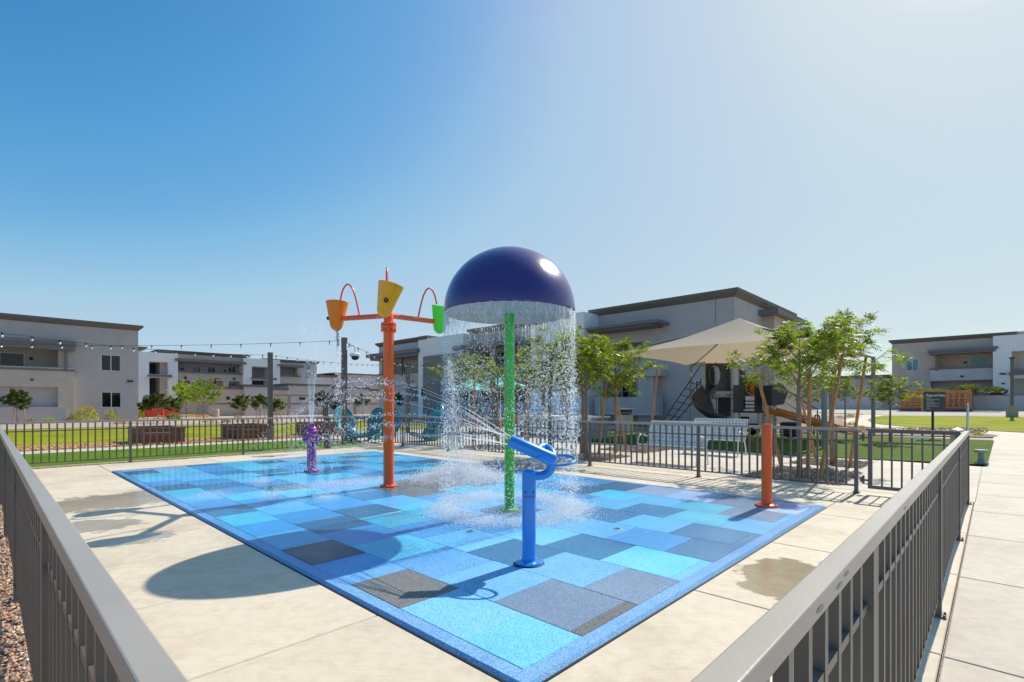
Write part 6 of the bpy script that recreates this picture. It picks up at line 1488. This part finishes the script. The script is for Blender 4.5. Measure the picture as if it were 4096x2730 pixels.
lt(632, 1690, 130, OAK[1], 'small tree beside the red barrier', 1.2)
lt(700, 1692, 112, OAK[0], 'small tree just right of the red barrier', 2.2, False)
lt(590, 1690, 110, OAK[1], 'small tree directly in front of the red barrier at its left end', 2.9, False)
lt(965, 1688, 120, OAK[0], 'small tree in front of the beige garage with the vent', 2.0); lt(1040, 1680, 110, OAK[1], 'small tree immediately left of the tall dark pole', 4.0); lt(1105, 1684, 100, OAK[0], 'small tree immediately right of the tall dark pole', 5.0)
lt(1292, 1672, 118, OAK[1], 'small tree between the hydrant jets and the camera pole', 1.0); lt(1345, 1672, 78, OAK[0], 'small bushy tree touching the left side of the camera pole', .5); lt(1450, 1660, 90, OAK[1], 'narrow dark small tree left of the red-orange pole', 3.3, False); lt(1605, 1668, 110, OAK[0], 'small dark tree in front of the big building left of the white tower', 2.5, False)
lt(815, 1675, 128, PALO[0], 'wide feathery yellow-green shrubby tree behind the first planters', .4, False, 2.9, 'palo_verde_tree', 'feathery palo verde trees'); lt(745, 1672, 118, PALO[0], 'feathery yellow-green tree left of the widest one', 2.4, False, 2.9, 'palo_verde_tree', 'feathery palo verde trees')
def make_shrub(seed, leaf, n=420, LL=.08, fl=0, up=.7, flat=1.0):
    r = random.Random(seed); lv, lf, fv, ff = [], [], [], []
    for i in range(n):
        a = r.uniform(0, 6.28); e_ = math.asin(r.random()); d = Vector((math.cos(a)*math.cos(e_), math.sin(a)*math.cos(e_), math.sin(e_)*flat)); p = d*(.15+.35*r.random()**.5)*r.uniform(.8, 1.1)
        dd = (d+Vector((r.uniform(-.6, .6), r.uniform(-.6, .6), r.uniform(-.2, .8)*up))).normalized(); sp = dd.orthogonal().normalized()*LL*.2; b = len(lv)
        lv += [tuple(p), tuple(p+dd*LL*.5+sp), tuple(p+dd*LL), tuple(p+dd*LL*.5-sp)]; lf.append((b, b+1, b+2, b+3))
    for i in range(fl):
        a = r.uniform(0, 6.28); e_ = math.asin(r.random()); p = Vector((math.cos(a)*math.cos(e_), math.sin(a)*math.cos(e_), math.sin(e_)*flat))*.52
        b = len(fv)
        for o in OCT: fv.append((p.x+o[0]*.03, p.y+o[1]*.03, p.z+o[2]*.03))
        ff += [(b+x, b+y, b+z) for x, y, z in OF]
    me = bpy.data.meshes.new('foliage'); me.from_pydata(lv, [], lf); me.materials.append(M[leaf]); me2 = None
    if fl: me2 = bpy.data.meshes.new('flowers'); me2.from_pydata(fv, [], ff); me2.materials.append(M['yellowfl'])
    return me, me2
SH = {'g': make_shrub(1, 'palo', 500, .12), 'y': make_shrub(2, 'palo', 420, .10, 60), 's': make_shrub(3, 'sagebr', 380, .12, up=1.2), 'f': make_shrub(4, 'olive', 160, .08, 170, flat=.45), 'd': make_shrub(5, 'olive', 500, .12)}
def shrub(x, y, w_px, h_px, kind, lb, grp='desert shrubs in the gravel beds'):
    p = G(x, y); k = p.y/F; e = empty('shrub' if kind != 'f' else 'flower_clump', p, random.uniform(0, 6)); e.scale = (w_px*k, w_px*k, h_px*k*1.9 if kind != 'f' else h_px*k*3.5); tag(e, lb, 'shrub' if kind != 'f' else 'flowers', grp)
    o = inst(SH[kind][0], 'foliage', e); o['kind'] = 'stuff'
    if SH[kind][1]: o = inst(SH[kind][1], 'flowers', e); o['kind'] = 'stuff'
shrub(345, 1686, 75, 62, 'y', 'green shrub with yellow flowers against the left grey wall'); shrub(445, 1684, 50, 45, 's', 'thin greyish shrub under the lower grey building window'); shrub(285, 1690, 30, 34, 's', 'sparse dry shrub at the beige wall corner')
shrub(200, 1692, 52, 22, 's', 'low silvery shrub in front of the low grey wall, right one'); shrub(118, 1696, 40, 22, 's', 'low silvery shrub in front of the low grey wall, left one'); shrub(8, 1690, 40, 40, 'g', 'bright green leafy shrub at the left edge of the photo')
shrub(562, 1675, 26, 34, 'g', 'bright green shrub at the corner of the grey building'); shrub(693, 1682, 56, 30, 'd', 'dark green rounded shrub below the feathery trees')
FLB = ['yellow-orange flowers under the left part of the widest feathery tree', 'yellow-orange flowers right under the trunk of the widest feathery tree', 'yellow-orange flowers just left of the pale round lamp base', 'yellow-orange flowers just right of the pale round lamp base', 'yellow-orange flowers close behind the fence between the first two planters', 'yellow-orange flowers close behind the fence at the second planter', 'yellow-orange flowers right of the short dark marker post', 'yellow-orange flowers in front of the grey building corner', 'yellow-orange flowers beside the dark rounded shrub', 'yellow-orange flowers behind the red barrier end', 'yellow-orange flowers left of the tall dark pole']
for i, (x, y, w_) in enumerate(((770, 1668, 60), (810, 1670, 50), (850, 1663, 50), (880, 1660, 34), (838, 1688, 50), (905, 1690, 34), (950, 1672, 26), (482, 1696, 44), (690, 1670, 36), (640, 1672, 30), (1020, 1690, 20))):
    shrub(x, y, w_, 12, 'f', FLB[i], 'yellow-orange flower clumps on the left')
for i, (x, y, w_, h_, k_2) in enumerate(((2740, 1690, 42, 70, 'd'), (2688, 1682, 34, 45, 'd'), (3160, 1660, 42, 40, 'g'), (2395, 1690, 34, 60, 'd'), (1200, 1656, 22, 14, 's'), (1255, 1654, 24, 12, 'g'), (1120, 1662, 16, 12, 's'), (1520, 1650, 24, 16, 'g'), (1440, 1652, 20, 14, 'g'), (1990, 1700, 34, 60, 'g'), (3360, 1672, 18, 12, 's'), (3400, 1668, 30, 12, 's'), (3408, 1700, 26, 16, 'g'), (3445, 1712, 26, 9, 'g'), (3660, 1736, 34, 10, 'g'), (3910, 1742, 34, 12, 'g'), (3285, 1690, 16, 16, 's'), (3640, 1722, 20, 14, 's'))):
    shrub(x, y, w_, h_, k_2, ['dark leafy shrub against the big building behind the spiral slide', 'smaller dark shrub left of the spiral slide', 'bright green shrub behind the orange slide', 'dark shrub behind the two left stakes', 'tiny grey shrub below the garages left of the hydrant jets', 'tiny green shrub below the garages right of the hydrant jets', 'tiny shrub beside the tall dark pole', 'low green shrub just right of the red-orange pole in the distance', 'low green shrub just left of the red-orange pole in the distance', 'bright yellow-green shrub beside the right umbrella pole', 'grey tuft at the far curve of the garden bed', 'wider grey tuft along the road', 'green tuft at the curve of the white path', 'green tuft with gold tips behind the gate hinge', 'low bright green plant behind the gate', 'low bright green plant right of the fence corner', 'grey tuft beside the pipe loop', 'spiky grey tuft at the foot of the playground sign'][i])
shrub(3445, 1722, 44, 7, 'f', 'yellow-orange flowers just behind the gate hinge', None) if False else None
# small tree at the right building, trees beyond
p = G(3992, 1632); put_tree(OAK[1], p, 1, 'thin young tree against the white tower on the right', .9, None)
# heap of cut branches in the container
e = empty('branch_heap', PF(ac+1.2, (c_r+c_l)/2-1.5, zg+HT-.1), TH); tag(e, 'heap of cut olive-green branches on top of the orange container', 'branches')
for i in range(7):
    o = inst(SH['d'][0], 'foliage', e, (random.uniform(-.4, .4), -3.4+i*1.0, -.2), random.uniform(0, 6), (1.9, 2.2, 1.3+random.uniform(-.3, .6))); o['kind'] = 'stuff'
e = empty('distant_tree', PF(ar+18, q4(4096), 1.0), 0); tag(e, 'yellow-green tree seen through the opening of the white tower', 'tree')
for i in range(6): o = inst(SH['g'][0], 'crown', e, (random.uniform(-4, 4), random.uniform(-4, 4), 3+random.uniform(0, 3)), i, (9, 9, 8)); o['kind'] = 'stuff'
inst(ASH[0][0], 'trunk', e, (0, 0, 0), 0, (3, 3, 2))
